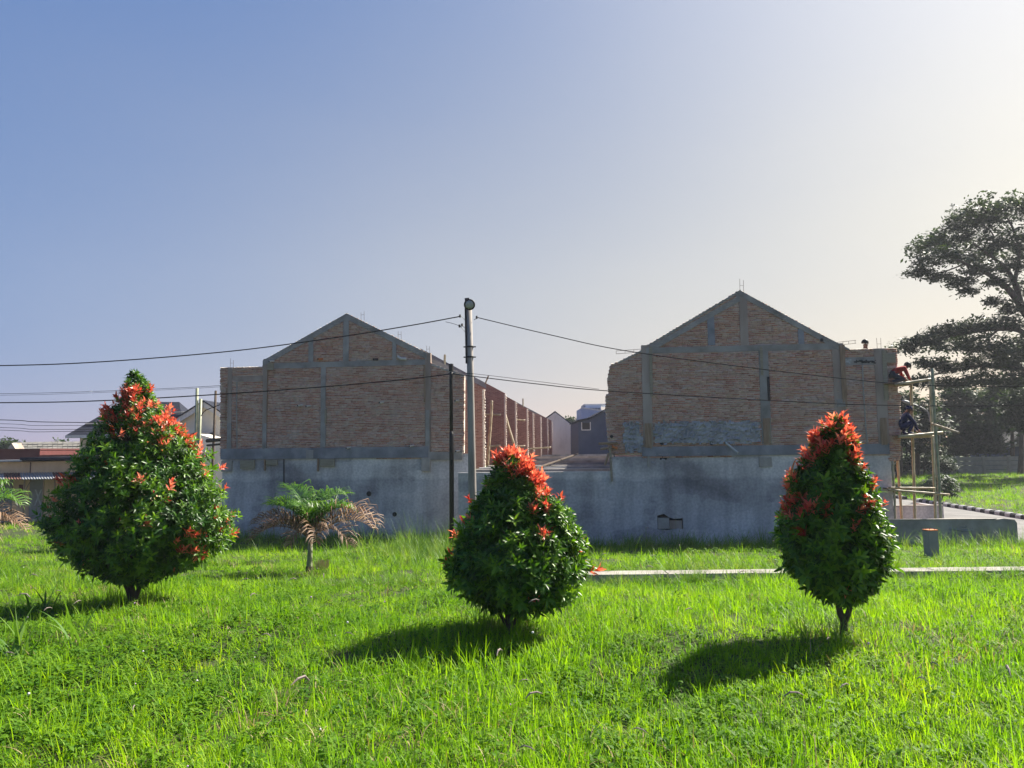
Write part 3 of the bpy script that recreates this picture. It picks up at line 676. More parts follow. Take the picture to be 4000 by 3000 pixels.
def disc_lamp(c, fwd):
    q = Vector(fwd).to_track_quat('Z', 'Y'); mb = MB()
    mb.lathe([(.02, -.16), (.06, -.16), (.10, -.10), (.142, -.03), (.150, 0), (.146, .008)], (0, 0, 0), 24); mb.v = [tuple(q @ Vector(v) + c) for v in mb.v]
    l = mb.build('lamp_head', 'steel', pole, True)
    mb = MB(); mb.lathe([(.12, .009), (.10, .03), (.05, .045), (.001, .05)], (0, 0, 0), 24); mb.v = [tuple(q @ Vector(v) + c) for v in mb.v]
    mb.build('lens', 'glass', l, True)
    mb = MB(); mb.lathe([(.147, .0), (.156, .004), (.15, .014), (.122, .012)], (0, 0, 0), 24); mb.v = [tuple(q @ Vector(v) + c) for v in mb.v]
    mb.build('rim', 'black', l, True)
disc_lamp(hd, (0.02, -1, -.35))
MB().box(*(lambda c: (c.x - .07, c.x + .05, c.y - .05, c.y + .06, c.z - .02, c.z + .05))(PL(1826, 1172, PD - .25)), .006).build('photocell', 'black', pole)
for a, b in [((1818, 1252), (1800, 1233)), ((1852, 1250), (1866, 1240)), ((1820, 1300), (1796, 1272)), ((1818, 1285), (1806, 1268))]:
    MB().tube([PL(*a), PL(*b)], .008, 6).build('stay', 'steel', pole)
for c in [(1797, 1235), (1862, 1240), (1795, 1274), (1805, 1270)]:
    p = PL(*c); MB().lathe([(.01, -.04), (.032, -.03), (.022, -.01), (.032, .01), (.022, .025), (.03, .04), (.008, .045)], p, 10).build('insulator', 'black', pole)
# slim black steel post
bp0 = at(1764, 2100, 20.6)
post = empty('steel_post', (bp0.x, bp0.y, gzf(bp0.x, bp0.y))); tag(post, 'slim black stepped steel post beside the concrete lamp pole', 'post')
def BL(px, py): return at(px, py, 20.6) - Vector(post.location)
q0 = BL(1764, 2100)
MB().tube([(q0.x, q0.y, -.2), BL(1764, 1700), BL(1763, 1685)], [.062, .062, .05], 14).build('lower_tube', 'black', post, True)
MB().tube([BL(1763, 1690), BL(1762, 1462), BL(1762, 1452)], [.047, .047, .04], 14).build('upper_tube', 'black', post, True)
MB().lathe([(.062, -.1), (.062, .09), (.03, .1)], BL(1762, 1435), 12).build('cap', 'black', post)
MB().tube([BL(1752, 1460), BL(1775, 1460)], .02, 8).build('cable_clamp', 'black', post)

def spline(pts, n=10):
    P = [Vector(p) for p in pts]; out = []
    for i in range(len(P) - 1):
        a, b, c, d = P[max(i - 1, 0)], P[i], P[i + 1], P[min(i + 2, len(P) - 1)]
        for k in range(n):
            t = k / n; out.append(.5 * ((2 * b) + (c - a) * t + (2 * a - 5 * b + 4 * c - d) * t * t + (3 * b - a - 3 * c + d) * t ** 3))
    out.append(P[-1]); return out
def cable(pxs, d0, d1, r, label, group=None, mat='cable'):
    n = len(pxs); pts = [at(x, y, d0 + (d1 - d0) * (x - pxs[0][0]) / (pxs[-1][0] - pxs[0][0])) for x, y in pxs]
    o = MB().tube(spline(pts), r * .78, 6).build('power_cable', mat, None, True); tag(o, label, 'cable', group)
cable([(-700, 1432), (0, 1428), (400, 1413), (900, 1372), (1300, 1320), (1600, 1272), (1797, 1236)], 20.4, 21, .019, 'thick twisted overhead cable reaching the lamp pole from beside the flowering shrub')
cable([(1864, 1240), (2150, 1308), (2450, 1371), (3000, 1445), (3500, 1499), (3750, 1507), (4000, 1510), (4700, 1500)], 21, 21.4, .015, 'overhead cable from the lamp pole across the workers\' brick building')
cable([(-700, 1572), (0, 1573), (400, 1565), (860, 1540), (1300, 1508), (1600, 1480), (1758, 1461)], 20.2, 20.6, .019, 'thick black cable strung to the top of the black post')
cable([(1768, 1461), (1850, 1470), (2100, 1500), (2375, 1527), (3000, 1564), (3450, 1583), (4000, 1585), (4700, 1575)], 20.6, 21.6, .015, 'black cable from the black post past the scaffold')
cable([(1768, 1458), (1850, 1460), (2100, 1490), (2340, 1520)], 20.7, 22.4, .008, 'thin wire slung just above the cable beyond the black post')
cable([(1740, 1257), (1770, 1264), (1797, 1274)], 21, 21, .008, 'short thin wire to the lower insulator of the lamp pole')
cable([(-700, 1542), (0, 1538), (420, 1527), (860, 1506), (1300, 1470)], 44, 46, .016, 'upper of two thin distant wires above the cream house', 'distant wires behind the tall flowering shrub')
cable([(-700, 1548), (0, 1544), (420, 1532), (860, 1511), (1300, 1476)], 44, 46, .012, 'lower of two thin distant wires above the cream house', 'distant wires behind the tall flowering shrub')
for (y0, y1, r, wl) in [(1640, 1650, .028, 'thick topmost'), (1655, 1662, .016, 'thin second'), (1670, 1677, .018, 'thin third'), (1680, 1685, .018, 'thin lowest')]:
    cable([(-700, y0 - 12), (0, y0), (130, y0 + 7), (300, y1), (600, y1 + 2)], 43, 44, r, wl + ' of four distant wires crossing low before the dark house roof', 'wires in front of the dark roof')

# wooden poles between shrub and left building
for pts, r, lb in [(((770, 1516), (764, 1800)), .062, 'tall weathered bamboo mast standing in front of the cream gable'), (((784, 1558), (776, 1800)), .06, 'grey service pole with a drooping wire beside the bamboo mast'), (((843, 1526), (832, 1780)), .05, 'dark slim pole close to the brick building edge')]:
    pts = [at(x, y, 30) for x, y in pts]; e = pts[-1].copy(); dirv = (pts[0] - pts[1]).normalized(); e = pts[1] + dirv * ((GZ - pts[1].z) / dirv.z)
    o = MB().tube([e, pts[1], pts[0]], [r * 1.1, r, r * .9], 10).build('wooden_pole', 'bamboo_green' if 'bamboo' in lb else 'bark', None, True); tag(o, lb, 'pole')
o = MB().tube(spline([at(786, 1625, 29.95), at(800, 1605, 29.9), at(830, 1592, 29.8), at(866, 1578, 29.0)]), .018, 6).build('service_wire', 'cable'); tag(o, 'drooping wire from the grey service pole to the brick building', 'wire')
for y in (1722, 1740):
    o = MB().tube([at(810, y, 27.6), at(870, y - 6, 26.7)], .07 if y < 1730 else .04, 8).build('log', 'bark'); tag(o, 'rough log propped against the brick building, the %s one' % ('thicker upper' if y < 1730 else 'thinner lower'), 'log')

# ------------------------------------------------------------------ scaffold
SD = 22.2
def S(px, py, d=SD): return at(px, py, d)
def to_ground(p, top):
    d = (p - top).normalized(); return p + d * ((GZ - p.z) / d.z)
def mast(x0, y0, x1, y1, d, r, mat, lb):
    t, b = S(x0, y0, d), S(x1, y1, d); bamboo([to_ground(b, t), t], r, mat, lb)
mast(3643, 1440, 3679, 2140, SD, .045, 'bamboo_green', 'tall green bamboo mast of the scaffold, footed by the low wall')
mast(3560, 1500, 3573, 2020, SD + .6, .040, 'bamboo', 'yellow bamboo mast of the scaffold between the two crouching workers')
mast(3487, 1800, 3497, 2018, SD + .2, .034, 'bamboo', 'short bamboo strut under the overhanging brick corner')
mast(3632, 1462, 3650, 1900, SD + 1.9, .04, 'bamboo_green', 'rear bamboo mast of the scaffold behind the tall green one')
mast(3500, 1700, 3520, 2000, SD + 1.9, .04, 'bamboo', 'rear bamboo mast hidden by the brick corner')
LEDG = [(3495, 1502, 3645, 1480, .1, .042, 'upper bamboo ledger the red shirted worker kneels over'), (3500, 1506, 3562, 1500, .6, .045, 'short bamboo ledger under the upper platform'),
        (3510, 1706, 3682, 1690, .05, .048, 'bamboo ledger at the front edge of the middle platform'), (3515, 1708, 3650, 1704, .6, .035, 'thin bamboo ledger behind the middle platform edge'),
        (3470, 1905, 3652, 1907, .1, .03, 'bamboo ledger low on the scaffold, upper of two'), (3470, 1913, 3709, 1932, -.05, .03, 'long bamboo ledger low on the scaffold, lower of two')]
for x0, y0, x1, y1, dv, r, lb in LEDG: bamboo([S(x0, y0, SD + dv), S(x1, y1, SD + dv)], r, 'bamboo', lb)
bamboo([S(3640, 1655, SD + .1), S(3745, 1690, SD - 1.5)], .03, 'bamboo', 'thin bamboo brace sloping away from the tall mast')
def plank(x0, x1, y, d0, d1, lb, name='plank'):
    a, b = S(x0, y, d0), S(x1, y, d0); o = MB().box(a.x, b.x, 0, d1 - d0, -.035, 0, .006).build('scaffold_plank', 'wood'); o.location = (0, d0, a.z); tag(o, lb, 'plank'); return a.z
zp1 = plank(3470, 3570, 1494, SD + .15, SD + .42, 'front plank of the upper scaffold platform'); plank(3470, 3572, 1494, SD + .46, SD + .8, 'rear plank of the upper scaffold platform')
zp2 = plank(3505, 3640, 1699, SD + .12, SD + .42, 'front plank of the middle scaffold platform'); plank(3505, 3642, 1699, SD + .46, SD + .85, 'rear plank of the middle scaffold platform')
plank(3470, 3560, 1907, SD + .15, SD + .5, 'reddish plank lying on the low scaffold ledgers')
o = MB().tube([S(3672, 1698, SD), S(3671, 1725, SD)], .008, 5).build('rope_end', 'white_paint'); tag(o, 'loose rope end hanging from the middle ledger', 'rope')

# ------------------------------------------------------------------ people
def person(name, label, base, J, E, mats, hair_at, look, cap=False):
    """J: joint -> (x,y,z,radius,region)"""
    me = bpy.data.meshes.new('skeleton'); ks = list(J); idx = {k: i for i, k in enumerate(ks)}
    me.from_pydata([J[k][:3] for k in ks], [(idx[a], idx[b]) for a, b in E], []); o = bpy.data.objects.new('tmp', me); C.objects.link(o)
    o.modifiers.new('s', 'SKIN'); sv = me.skin_vertices[0].data
    for k in ks: sv[idx[k]].radius = (J[k][3], J[k][3]); sv[idx[k]].use_root = (k == 'pelvis')
    ss = o.modifiers.new('d', 'SUBSURF'); ss.levels = 2; ss.render_levels = 2
    dg = bpy.context.evaluated_depsgraph_get(); ev = o.evaluated_get(dg); nm = bpy.data.meshes.new_from_object(ev)
    bpy.data.objects.remove(o)
    regs = list(mats); nm.materials.clear()
    for r in regs: nm.materials.append(M[mats[r]])
    # region of each face: nearest bone segment's stronger region
    segs = [(Vector(J[a][:3]), Vector(J[b][:3]), J[a][4], J[b][4]) for a, b in E]
    for p in nm.polygons:
        c = p.center; best = None
        for a, b, ra, rb in segs:
            ab = b - a; t = max(0, min(1, (c - a).dot(ab) / max(ab.length_squared, 1e-9))); d = (c - a - ab * t).length
            if best is None or d < best[0]: best = (d, ra if t < .5 else rb)
        p.material_index = regs.index(best[1]); p.use_smooth = True
    ob = bpy.data.objects.new(name, nm); C.objects.link(ob); ob.location = base; tag(ob, label, 'person', 'workers on the building')
    h = Vector(J['head'][:3]); look = Vector(look).normalized(); r = J['head'][3]; side = look.cross(Vector((0, 0, 1))).normalized(); up = side.cross(look)
    # hair cap
    mb = MB(); n = 14; prof = [(math.cos(t) * r * 1.12, math.sin(t) * r * 1.15) for t in np.linspace(-.25, 1.5, 7)]
    mb.lathe(prof, (0, 0, 0), n); q = Matrix((side, look, up)).transposed()
    mb.v = [tuple(q @ Vector((v[0], v[1] - r * .22, v[2] + r * .22)) + h) for v in mb.v]; mb.build('hair' if not cap else 'cap', 'hair' if not cap else 'navy', ob, True)
    if cap:
        mb = MB(); mb.box(-.07, .07, r * .7, r * 1.75, r * .45, r * .52); mb.v = [tuple(q @ Vector(v) + h) for v in mb.v]; mb.build('cap_brim', 'pale_concrete', ob)
    for s in (-1, 1):
        c = h + look * r * .98 + side * r * .36 * s + up * r * .05
        mb = MB(); mb.lathe([(.001, -.012), (.012, 0), (.001, .012)], c, 8); mb.build('eye', 'hair', ob)
        c = h + side * r * 1.0 * s; mb = MB(); mb.lathe([(.004, -.03), (.018, -.01), (.02, .012), (.004, .03)], c, 8); mb.build('ear', 'skin', ob)
    c = h + look * r * 1.04 - up * r * .18; mb = MB(); mb.lathe([(.018, -.012), (.014, .0), (.006, .035)], c, 8); mb.build('nose', 'skin', ob)
    c = h + look * r * .95 - up * r * .55; mb = MB(); mb.box(c.x - .02, c.x + .02, c.y - .02, c.y + .02, c.z - .005, c.z + .005); mb.build('mouth', 'maroon_shirt', ob)
    return ob
def hand_joints(J, E, wrist, pre, d, sidev, up=(0, 0, 1)):
    """palm and five fingers growing from a wrist joint along d"""
    w_ = Vector(J[wrist][:3]); d = Vector(d).normalized(); sv = Vector(sidev).normalized(); nrm = d.cross(sv).normalized()
    pm = w_ + d * .05; J[pre + 'palm'] = (*pm, .026, 'skin'); E.append((wrist, pre + 'palm'))
    for k, (off, L) in enumerate(((-.03, .055), (-.010, .075), (.010, .08), (.028, .07))):
        b = pm + d * .035 + sv * off; m1 = b + d * L * .5 - nrm * .008; t = b + d * L * .85 - nrm * .03
        J[pre + 'k%d' % k] = (*b, .011, 'skin'); J[pre + 'm%d' % k] = (*m1, .010, 'skin'); J[pre + 't%d' % k] = (*t, .008, 'skin')
        E += [(pre + 'palm', pre + 'k%d' % k), (pre + 'k%d' % k, pre + 'm%d' % k), (pre + 'm%d' % k, pre + 't%d' % k)]
    b = w_ + d * .03 + sv * .04; t = b + d * .05 + sv * .02; J[pre + 'th'] = (*b, .012, 'skin'); J[pre + 'tt'] = (*t, .009, 'skin'); E += [(pre + 'palm', pre + 'th'), (pre + 'th', pre + 'tt')]
BASE_E = [('pelvis', 'belly'), ('belly', 'chest'), ('chest', 'neck'), ('neck', 'head')] + [e for s in 'LR' for e in ((f'chest', f'{s}sh'), (f'{s}sh', f'{s}el'), (f'{s}el', f'{s}wr'), ('pelvis', f'{s}hip'), (f'{s}hip', f'{s}kn'), (f'{s}kn', f'{s}an'), (f'{s}an', f'{s}toe'))]
def full(J, E=None): return J, list(BASE_E)
# worker in red, kneeling and bent over the edge of the upper platform (facing +x)
J = {'pelvis': (-.42, 0, .24, .135, 'leg'), 'belly': (-.30, 0, .36, .125, 'top'), 'chest': (-.12, 0, .45, .135, 'top'), 'neck': (0, 0, .47, .055, 'skin'), 'head': (.09, 0, .50, .095, 'skin'),
     'Lsh': (-.10, .17, .42, .065, 'top'), 'Lel': (.04, .24, .20, .048, 'top'), 'Lwr': (.17, .18, .06, .032, 'skin'), 'Rsh': (-.10, -.17, .42, .065, 'top'), 'Rel': (-.04, -.24, .18, .048, 'top'), 'Rwr': (.06, -.18, .05, .032, 'skin'),
     'Lhip': (-.42, .11, .22, .095, 'leg'), 'Lkn': (-.08, .16, .09, .066, 'leg'), 'Lan': (-.42, .16, .05, .045, 'leg'), 'Ltoe': (-.52, .16, .04, .035, 'skin'),
     'Rhip': (-.42, -.11, .22, .095, 'leg'), 'Rkn': (-.10, -.16, .09, .066, 'leg'), 'Ran': (-.44, -.16, .05, .045, 'leg'), 'Rtoe': (-.54, -.16, .04, .035, 'skin')}
E = list(BASE_E); hand_joints(J, E, 'Lwr', 'l', (1, 0, -.2), (0, -1, 0)); hand_joints(J, E, 'Rwr', 'r', (1, .1, -.2), (0, 1, 0))
b = S(3538, 1494, SD + .45); b.z = zp1
person('person', 'person in a red long sleeved top kneeling over on the upper scaffold platform', b, J, E, {'top': 'red_shirt', 'leg': 'trouser', 'skin': 'skin'}, None, (.8, -.15, -.55))
# worker in navy, squatting on the middle platform, cap with pale brim
J = {'pelvis': (-.22, 0, .22, .135, 'leg'), 'belly': (-.18, 0, .38, .13, 'top'), 'chest': (-.06, 0, .56, .14, 'top'), 'neck': (.03, 0, .66, .055, 'skin'), 'head': (.09, 0, .75, .095, 'skin'),
     'Lsh': (-.04, .18, .56, .065, 'top'), 'Lel': (.14, .22, .34, .048, 'top'), 'Lwr': (.30, .14, .12, .032, 'top'), 'Rsh': (-.04, -.18, .56, .065, 'top'), 'Rel': (.10, -.22, .36, .048, 'top'), 'Rwr': (.22, -.14, .16, .032, 'top'),
     'Lhip': (-.2, .11, .22, .095, 'leg'), 'Lkn': (.14, .17, .42, .068, 'leg'), 'Lan': (-.06, .16, .07, .045, 'leg'), 'Ltoe': (.12, .17, .035, .035, 'shoe'),
     'Rhip': (-.2, -.11, .22, .095, 'leg'), 'Rkn': (.14, -.17, .42, .068, 'leg'), 'Ran': (-.06, -.16, .07, .045, 'leg'), 'Rtoe': (.12, -.17, .035, .035, 'shoe')}
E = list(BASE_E); hand_joints(J, E, 'Lwr', 'l', (.8, 0, -.6), (0, -1, 0)); hand_joints(J, E, 'Rwr', 'r', (.8, 0, -.6), (0, 1, 0))
b = S(3546, 1700, SD + .5); b.z = zp2
person('person', 'person in dark blue work clothes and cap squatting on the middle scaffold platform', b, J, E, {'top': 'navy', 'leg': 'navy', 'skin': 'skin', 'shoe': 'black'}, None, (.9, -.2, -.3), cap=True)
# worker behind the parapet, only head and shoulders showing
hp = at(3380, 1341, 24.3)
J = {'pelvis': (0, 0, .92, .13, 'leg'), 'belly': (0, 0, 1.08, .12, 'top'), 'chest': (0, 0, 1.30, .135, 'top'), 'neck': (0, 0, 1.46, .055, 'skin'), 'head': (0, -.01, 1.59, .098, 'skin'),
     'Lsh': (-.19, 0, 1.36, .06, 'top'), 'Lel': (-.24, -.06, 1.12, .045, 'skin'), 'Lwr': (-.14, -.24, 1.02, .03, 'skin'), 'Rsh': (.19, 0, 1.36, .06, 'top'), 'Rel': (.24, -.06, 1.12, .045, 'skin'), 'Rwr': (.14, -.24, 1.02, .03, 'skin'),
     'Lhip': (-.10, 0, .88, .09, 'leg'), 'Lkn': (-.11, -.03, .48, .062, 'leg'), 'Lan': (-.11, .02, .08, .042, 'leg'), 'Ltoe': (-.11, -.14, .035, .035, 'skin'),
     'Rhip': (.10, 0, .88, .09, 'leg'), 'Rkn': (.11, -.03, .48, .062, 'leg'), 'Ran': (.11, .02, .08, .042, 'leg'), 'Rtoe': (.11, -.14, .035, .035, 'skin')}
E = list(BASE_E); hand_joints(J, E, 'Lwr', 'l', (.3, -1, 0), (1, 0, 0)); hand_joints(J, E, 'Rwr', 'r', (-.3, -1, 0), (-1, 0, 0))
b = hp - Vector((0, 0, 1.59))
person('person', 'person in a dull red shirt looking over the top of the brick wall', b, J, E, {'top': 'maroon_shirt', 'leg': 'trouser', 'skin': 'skin'}, None, (.3, -.9, -.1))
o = empty('trestle', b); tag(o, 'timber trestle behind the brick parapet that a worker stands on', 'trestle')
MB().box(-.7, .7, -.25, .3, -.05, 0).build('top', 'wood', o)
for sx in (-.6, .6):
    for sy in (-.2, .24): MB().tube([(sx, sy, -.05), (sx, sy, zM + .15 - b.z)], .035, 7).build('leg', 'bamboo', o)

# ------------------------------------------------------------------ low walls, marker post, street lamp on the right
FW = Frame(3700, 21.6, R(3.0))
lw = empty('low_wall', FW.o, -FW.a); tag(lw, 'low grey cement rendered wall with a dark damp patch beside the road', 'wall')
a, b = FW.loc(3462, 2030), FW.loc(3972, 2030)
ztop = FW.loc(3700, 2030)[1]
MB().prism([(a[0], -1.4), (b[0], -1.4), (b[0], ztop - .10), (b[0] - .06, ztop - .01), (b[0] - .35, ztop + .02), (b[0] - .6, ztop - .01), (a[0], ztop)], 0, .16).build('body', 'concrete', lw)
u0, u1, za, zb_ = rect(lambda x, y: FW.loc(x, y), 3696, 3815, 2035, 2092)
lumpy_patch('damp_patch', lw, u0, u1, za, zb_, -.004, 'damp_concrete', .001, .04, .16)
MB().box(a[0], b[0] - .55, -.015, .175, ztop, ztop + .02, .004).build('coping', 'pale_concrete', lw)
MB().box(a[0], b[0], -.10, -.002, -1.3, -1.06, .01).build('footing', 'concrete', lw)
FW2 = Frame(3600, 25.5, R(3.0))
w2 = empty('low_wall', FW2.o, -FW2.a); tag(w2, 'second lower grey wall set back behind the scaffold foot', 'wall')
a, b = FW2.loc(3460, 1978), FW2.loc(3685, 1978); MB().box(a[0], b[0], 0, .15, -1.2, a[1], .01).build('body', 'render', w2)
MB().box(a[0], b[0] + .01, -.012, .16, a[1] + .008, a[1] + .03, .004).build('coping', 'pale_concrete', w2)
MB().box(b[0] - .15, b[0], .151, 1.6, -1.2, a[1] - .01).build('return', 'render', w2)
mp = on_ground(3640, 2178); o = empty('marker_post', mp, .1); tag(o, 'short square concrete marker post with a reddish top standing in the grass', 'post')
MB().box(-.11, .11, -.11, .11, -.2, .60, .004).build('shaft', 'greywall', o); MB().box(-.115, .115, -.115, .115, .604, .625, .003).build('top', 'orange', o)
for dx, dy in ((-.06, -.06), (.06, -.06), (.06, .06), (-.06, .06)): MB().tube([(dx, dy, .62), (dx, dy, .66)], .006, 5).build('rebar', 'rebar', o)
lb_ = at(3655, 1900, 39); sl0 = empty('street_lamp', (lb_.x, lb_.y, GZ)); tag(sl0, 'grey street lamp with curved arm seen behind the scaffold', 'street lamp')
tp = at(3637, 1560, 39) - Vector(sl0.location); ml = at(3630, 1625, 39) - Vector(sl0.location)
MB().tube([(0, 0, 0), tp], [.085, .06], 10).build('pole', 'steel', sl0, True)
MB().tube(spline([at(3634, 1650, 39) - Vector(sl0.location), at(3625, 1612, 39) - Vector(sl0.location), at(3600, 1592, 39) - Vector(sl0.location), at(3553, 1574, 39) - Vector(sl0.location)]), .035, 8).build('arm', 'steel', sl0, True)
c0, c1 = at(3555, 1575, 39) - Vector(sl0.location), at(3523, 1564, 39) - Vector(sl0.location)
MB().tube([c0, c0 + (c1 - c0) * .2, c0 + (c1 - c0) * .7, c1], [.04, .085, .075, .02], 10).build('lamp_head', 'steel', sl0, True)

# ------------------------------------------------------------------ background houses
def house_box(parent, x0, x1, y0, y1, z0, z1, mat, name='wall'): return MB().box(x0, x1, y0, y1, z0, z1).build(name, mat, parent)
# white gable house at the end of the lane
def W(px, py, d, o): return at(px, py, d) - o
o0 = Vector((at(2200, 1780, 73).x, 73, GZ)); wh = empty('house', o0, 0); tag(wh, 'plain white rendered gable house closing the lane', 'house')
P = lambda x, y: (lambda q: (q.x, q.z))(W(x, y, 73, o0))
gb = [P(2080, 1785), P(2080, 1675), P(2169, 1611), P(2256, 1678), P(2258, 1785)]; gb[0] = (gb[0][0], 0); gb[-1] = (gb[-1][0], 0)
MB().prism(gb, 0, 7).build('wall', 'white_wall', wh)
for (a, b) in ((gb[1], gb[2]), (gb[2], gb[3])):
    dx, dz = b[0] - a[0], b[1] - a[1]; s = .06
    MB().prism([(a[0] - dx * s * (a == gb[1]), a[1] + .02 - dz * s * (a == gb[1])), (b[0] + dx * s * (b == gb[3]), b[1] + .02 + dz * s * (b == gb[3])), (b[0] + dx * s * (b == gb[3]), b[1] + .16 + dz * s * (b == gb[3])), (a[0] - dx * s * (a == gb[1]), a[1] + .16 - dz * s * (a == gb[1]))], .25, 7.4).build('roof', 'dark_roof', wh)
# blue house
o0 = Vector((at(2310, 1780, 60).x, 60, GZ)); bh = empty('house', o0, 0); tag(bh, 'dark blue house with a high dark window beside the white gable house', 'house')
P = lambda x, y: (lambda q: (q.x, q.z))(W(x, y, 60, o0))
pl = [P(2259, 1785), P(2259, 1648), P(2306, 1637), P(2364, 1605), P(2450, 1560), P(2450, 1785)]; pl[0] = (pl[0][0], 0); pl[-1] = (pl[-1][0], 0)
MB().prism(pl, 0, 8).build('wall', 'blue_wall', bh)
for a, b in ((P(2255, 1646), P(2308, 1635)), (P(2306, 1636), P(2366, 1602))):
    slope_beam(bh, 'roof_edge', (a[0], a[1] + .1), (b[0], b[1] + .1), .1, -.3, 8.2, 'trim' if b[0] < 0 else 'dark_roof')
(a0, b0), (a1, b1) = P(2274, 1678), P(2304, 1652); wn = MB().box(a0, a1, -.03, .01, b0, b1).build('window', 'dark', bh)
MB().box(a0 - .06, a0 - .003, -.06, .01, b0 - .06, b1 + .06).build('frame', 'trim', wn); MB().box(a1 + .003, a1 + .06, -.06, .01, b0 - .06, b1 + .06).build('frame', 'trim', wn)
MB().box(a0, a1, -.08, .01, b0 - .07, b0 - .003).build('sill', 'trim', wn)
o0 = Vector((at(2320, 1700, 70).x, 70, GZ)); ph = empty('house', o0, 0); tag(ph, 'pale blue upper house rising behind the dark blue one', 'house')
P = lambda x, y: (lambda q: (q.x, q.z))(W(x, y, 70, o0))
q = [P(2270, 1785), P(2270, 1594), P(2366, 1608), P(2450, 1620), P(2450, 1785)]; q[0] = (q[0][0], 0); q[-1] = (q[-1][0], 0)
MB().prism(q, 0, 5).build('wall', 'pale_blue', ph); (a0, b0), (a1, b1) = P(2291, 1612), P(2352, 1580); MB().box(a0, a1, 1, 4, b0 - 2, b1).build('upper_room', 'pale_blue', ph)
MB().box(a0 - .1, a1 + 1.2, .9, 4.1, b1 + .003, b1 + .12).build('flat_roof', 'trim', ph); slope_beam(ph, 'parapet', (q[1][0], q[1][1] + .1), (q[3][0], q[3][1] + .1), .12, -.05, .2, 'trim')
for k in range(7): MB().box(a0 + .45 + k * .14, a0 + .52 + k * .14, .93, .985, b1 - .55, b1 - .25).build('vent_slot', 'dark', ph)

# cream two storey house on the left
o0 = Vector((at(550, 1780, 50).x, 50, GZ)); ch = empty('house', o0, 0); tag(ch, 'cream two storey house with dark gabled roof behind the tall flowering shrub', 'house')
P = lambda x, y, d=50: (lambda q: (q.x, q.z))(W(x, y, d, o0))
gx = P(803, 1576); gl, grr = P(690, 1655), P(905, 1650)
x0w = P(262, 1700)[0]
MB().prism([(gl[0], 0), (gl[0], gl[1]), gx, (grr[0], grr[1]), (grr[0], 0)], 0, 6).build('gable_wall', 'cream', ch)
for a, b in ((P(680, 1648), P(804, 1570)), (P(802, 1570), P(930, 1650))):
    slope_beam(ch, 'barge_board', a, b, .34, -.35, -.25, 'trim'); slope_beam(ch, 'roof', (a[0], a[1] + .1), (b[0], b[1] + .1), .1, -.4, 6.4, 'dark_roof')
MB().box(x0w, gl[0] - .01, 1.5, 6.5, 0, P(300, 1700)[1]).build('wall', 'cream', ch)
# long roof rising to the ridge
ea, eb = P(228, 1698), P(700, 1698); ra, rb = P(500, 1570, 54), P(700, 1570, 54)
MB().add([(ea[0], .9, ea[1]), (eb[0], .9, eb[1]), (rb[0], 4, rb[1]), (ra[0] - .3, 4, ra[1]), (ea[0], 7, ea[1]), (eb[0], 7, eb[1]), (ea[0], .9, ea[1] - .15), (eb[0], .9, eb[1] - .15), (ea[0], 7, ea[1] - .15), (eb[0], 7, eb[1] - .15)],
    [(0, 1, 2, 3), (4, 3, 2, 5), (0, 3, 4), (1, 5, 2), (6, 7, 1, 0), (6, 0, 4, 8), (7, 9, 5, 1), (8, 4, 5, 9), (6, 8, 9, 7)]).build('roof', 'dark_roof', ch)
MB().box(ea[0] - .02, eb[0], .80, .895, ea[1] - .22, ea[1] - .02).build('eaves_board', 'trim', ch)
for t in (.3, .62): MB().tube([(ea[0] + (ra[0] - ea[0]) * t, .9 + 3.1 * t - .03, ea[1] + (ra[1] - ea[1]) * t + .05), (eb[0], .9 + 3.1 * t - .03, ea[1] + (ra[1] - ea[1]) * t + .05)], .05, 5).build('roof_batten', 'greywall', ch)
(a0, b0), (a1, b1) = P(304, 1732), P(324, 1713); wn = MB().box(a0, a1, 1.47, 1.49, b0, b1).build('window', 'dark', ch); MB().box(a0 - .05, a1 + .05, 1.44, 1.495, b0 - .07, b0 - .003).build('sill', 'trim', wn)
# low annexe in front of the gable
(a0, b0) = P(790, 1700); (a1, b1) = P(845, 1698); MB().prism([(a0 - .5, 0), (a0 - .5, b0 - .6), (a1, b1), (a1 + 2, b1 - .6), (a1 + 2, 0)], -3, -.4).build('annexe', 'white_wall', ch)
slope_beam(ch, 'annexe_roof', (a0 - .8, b0 - .55), (a1, b1 + .12), .1, -3.2, -.3, 'dark_roof')

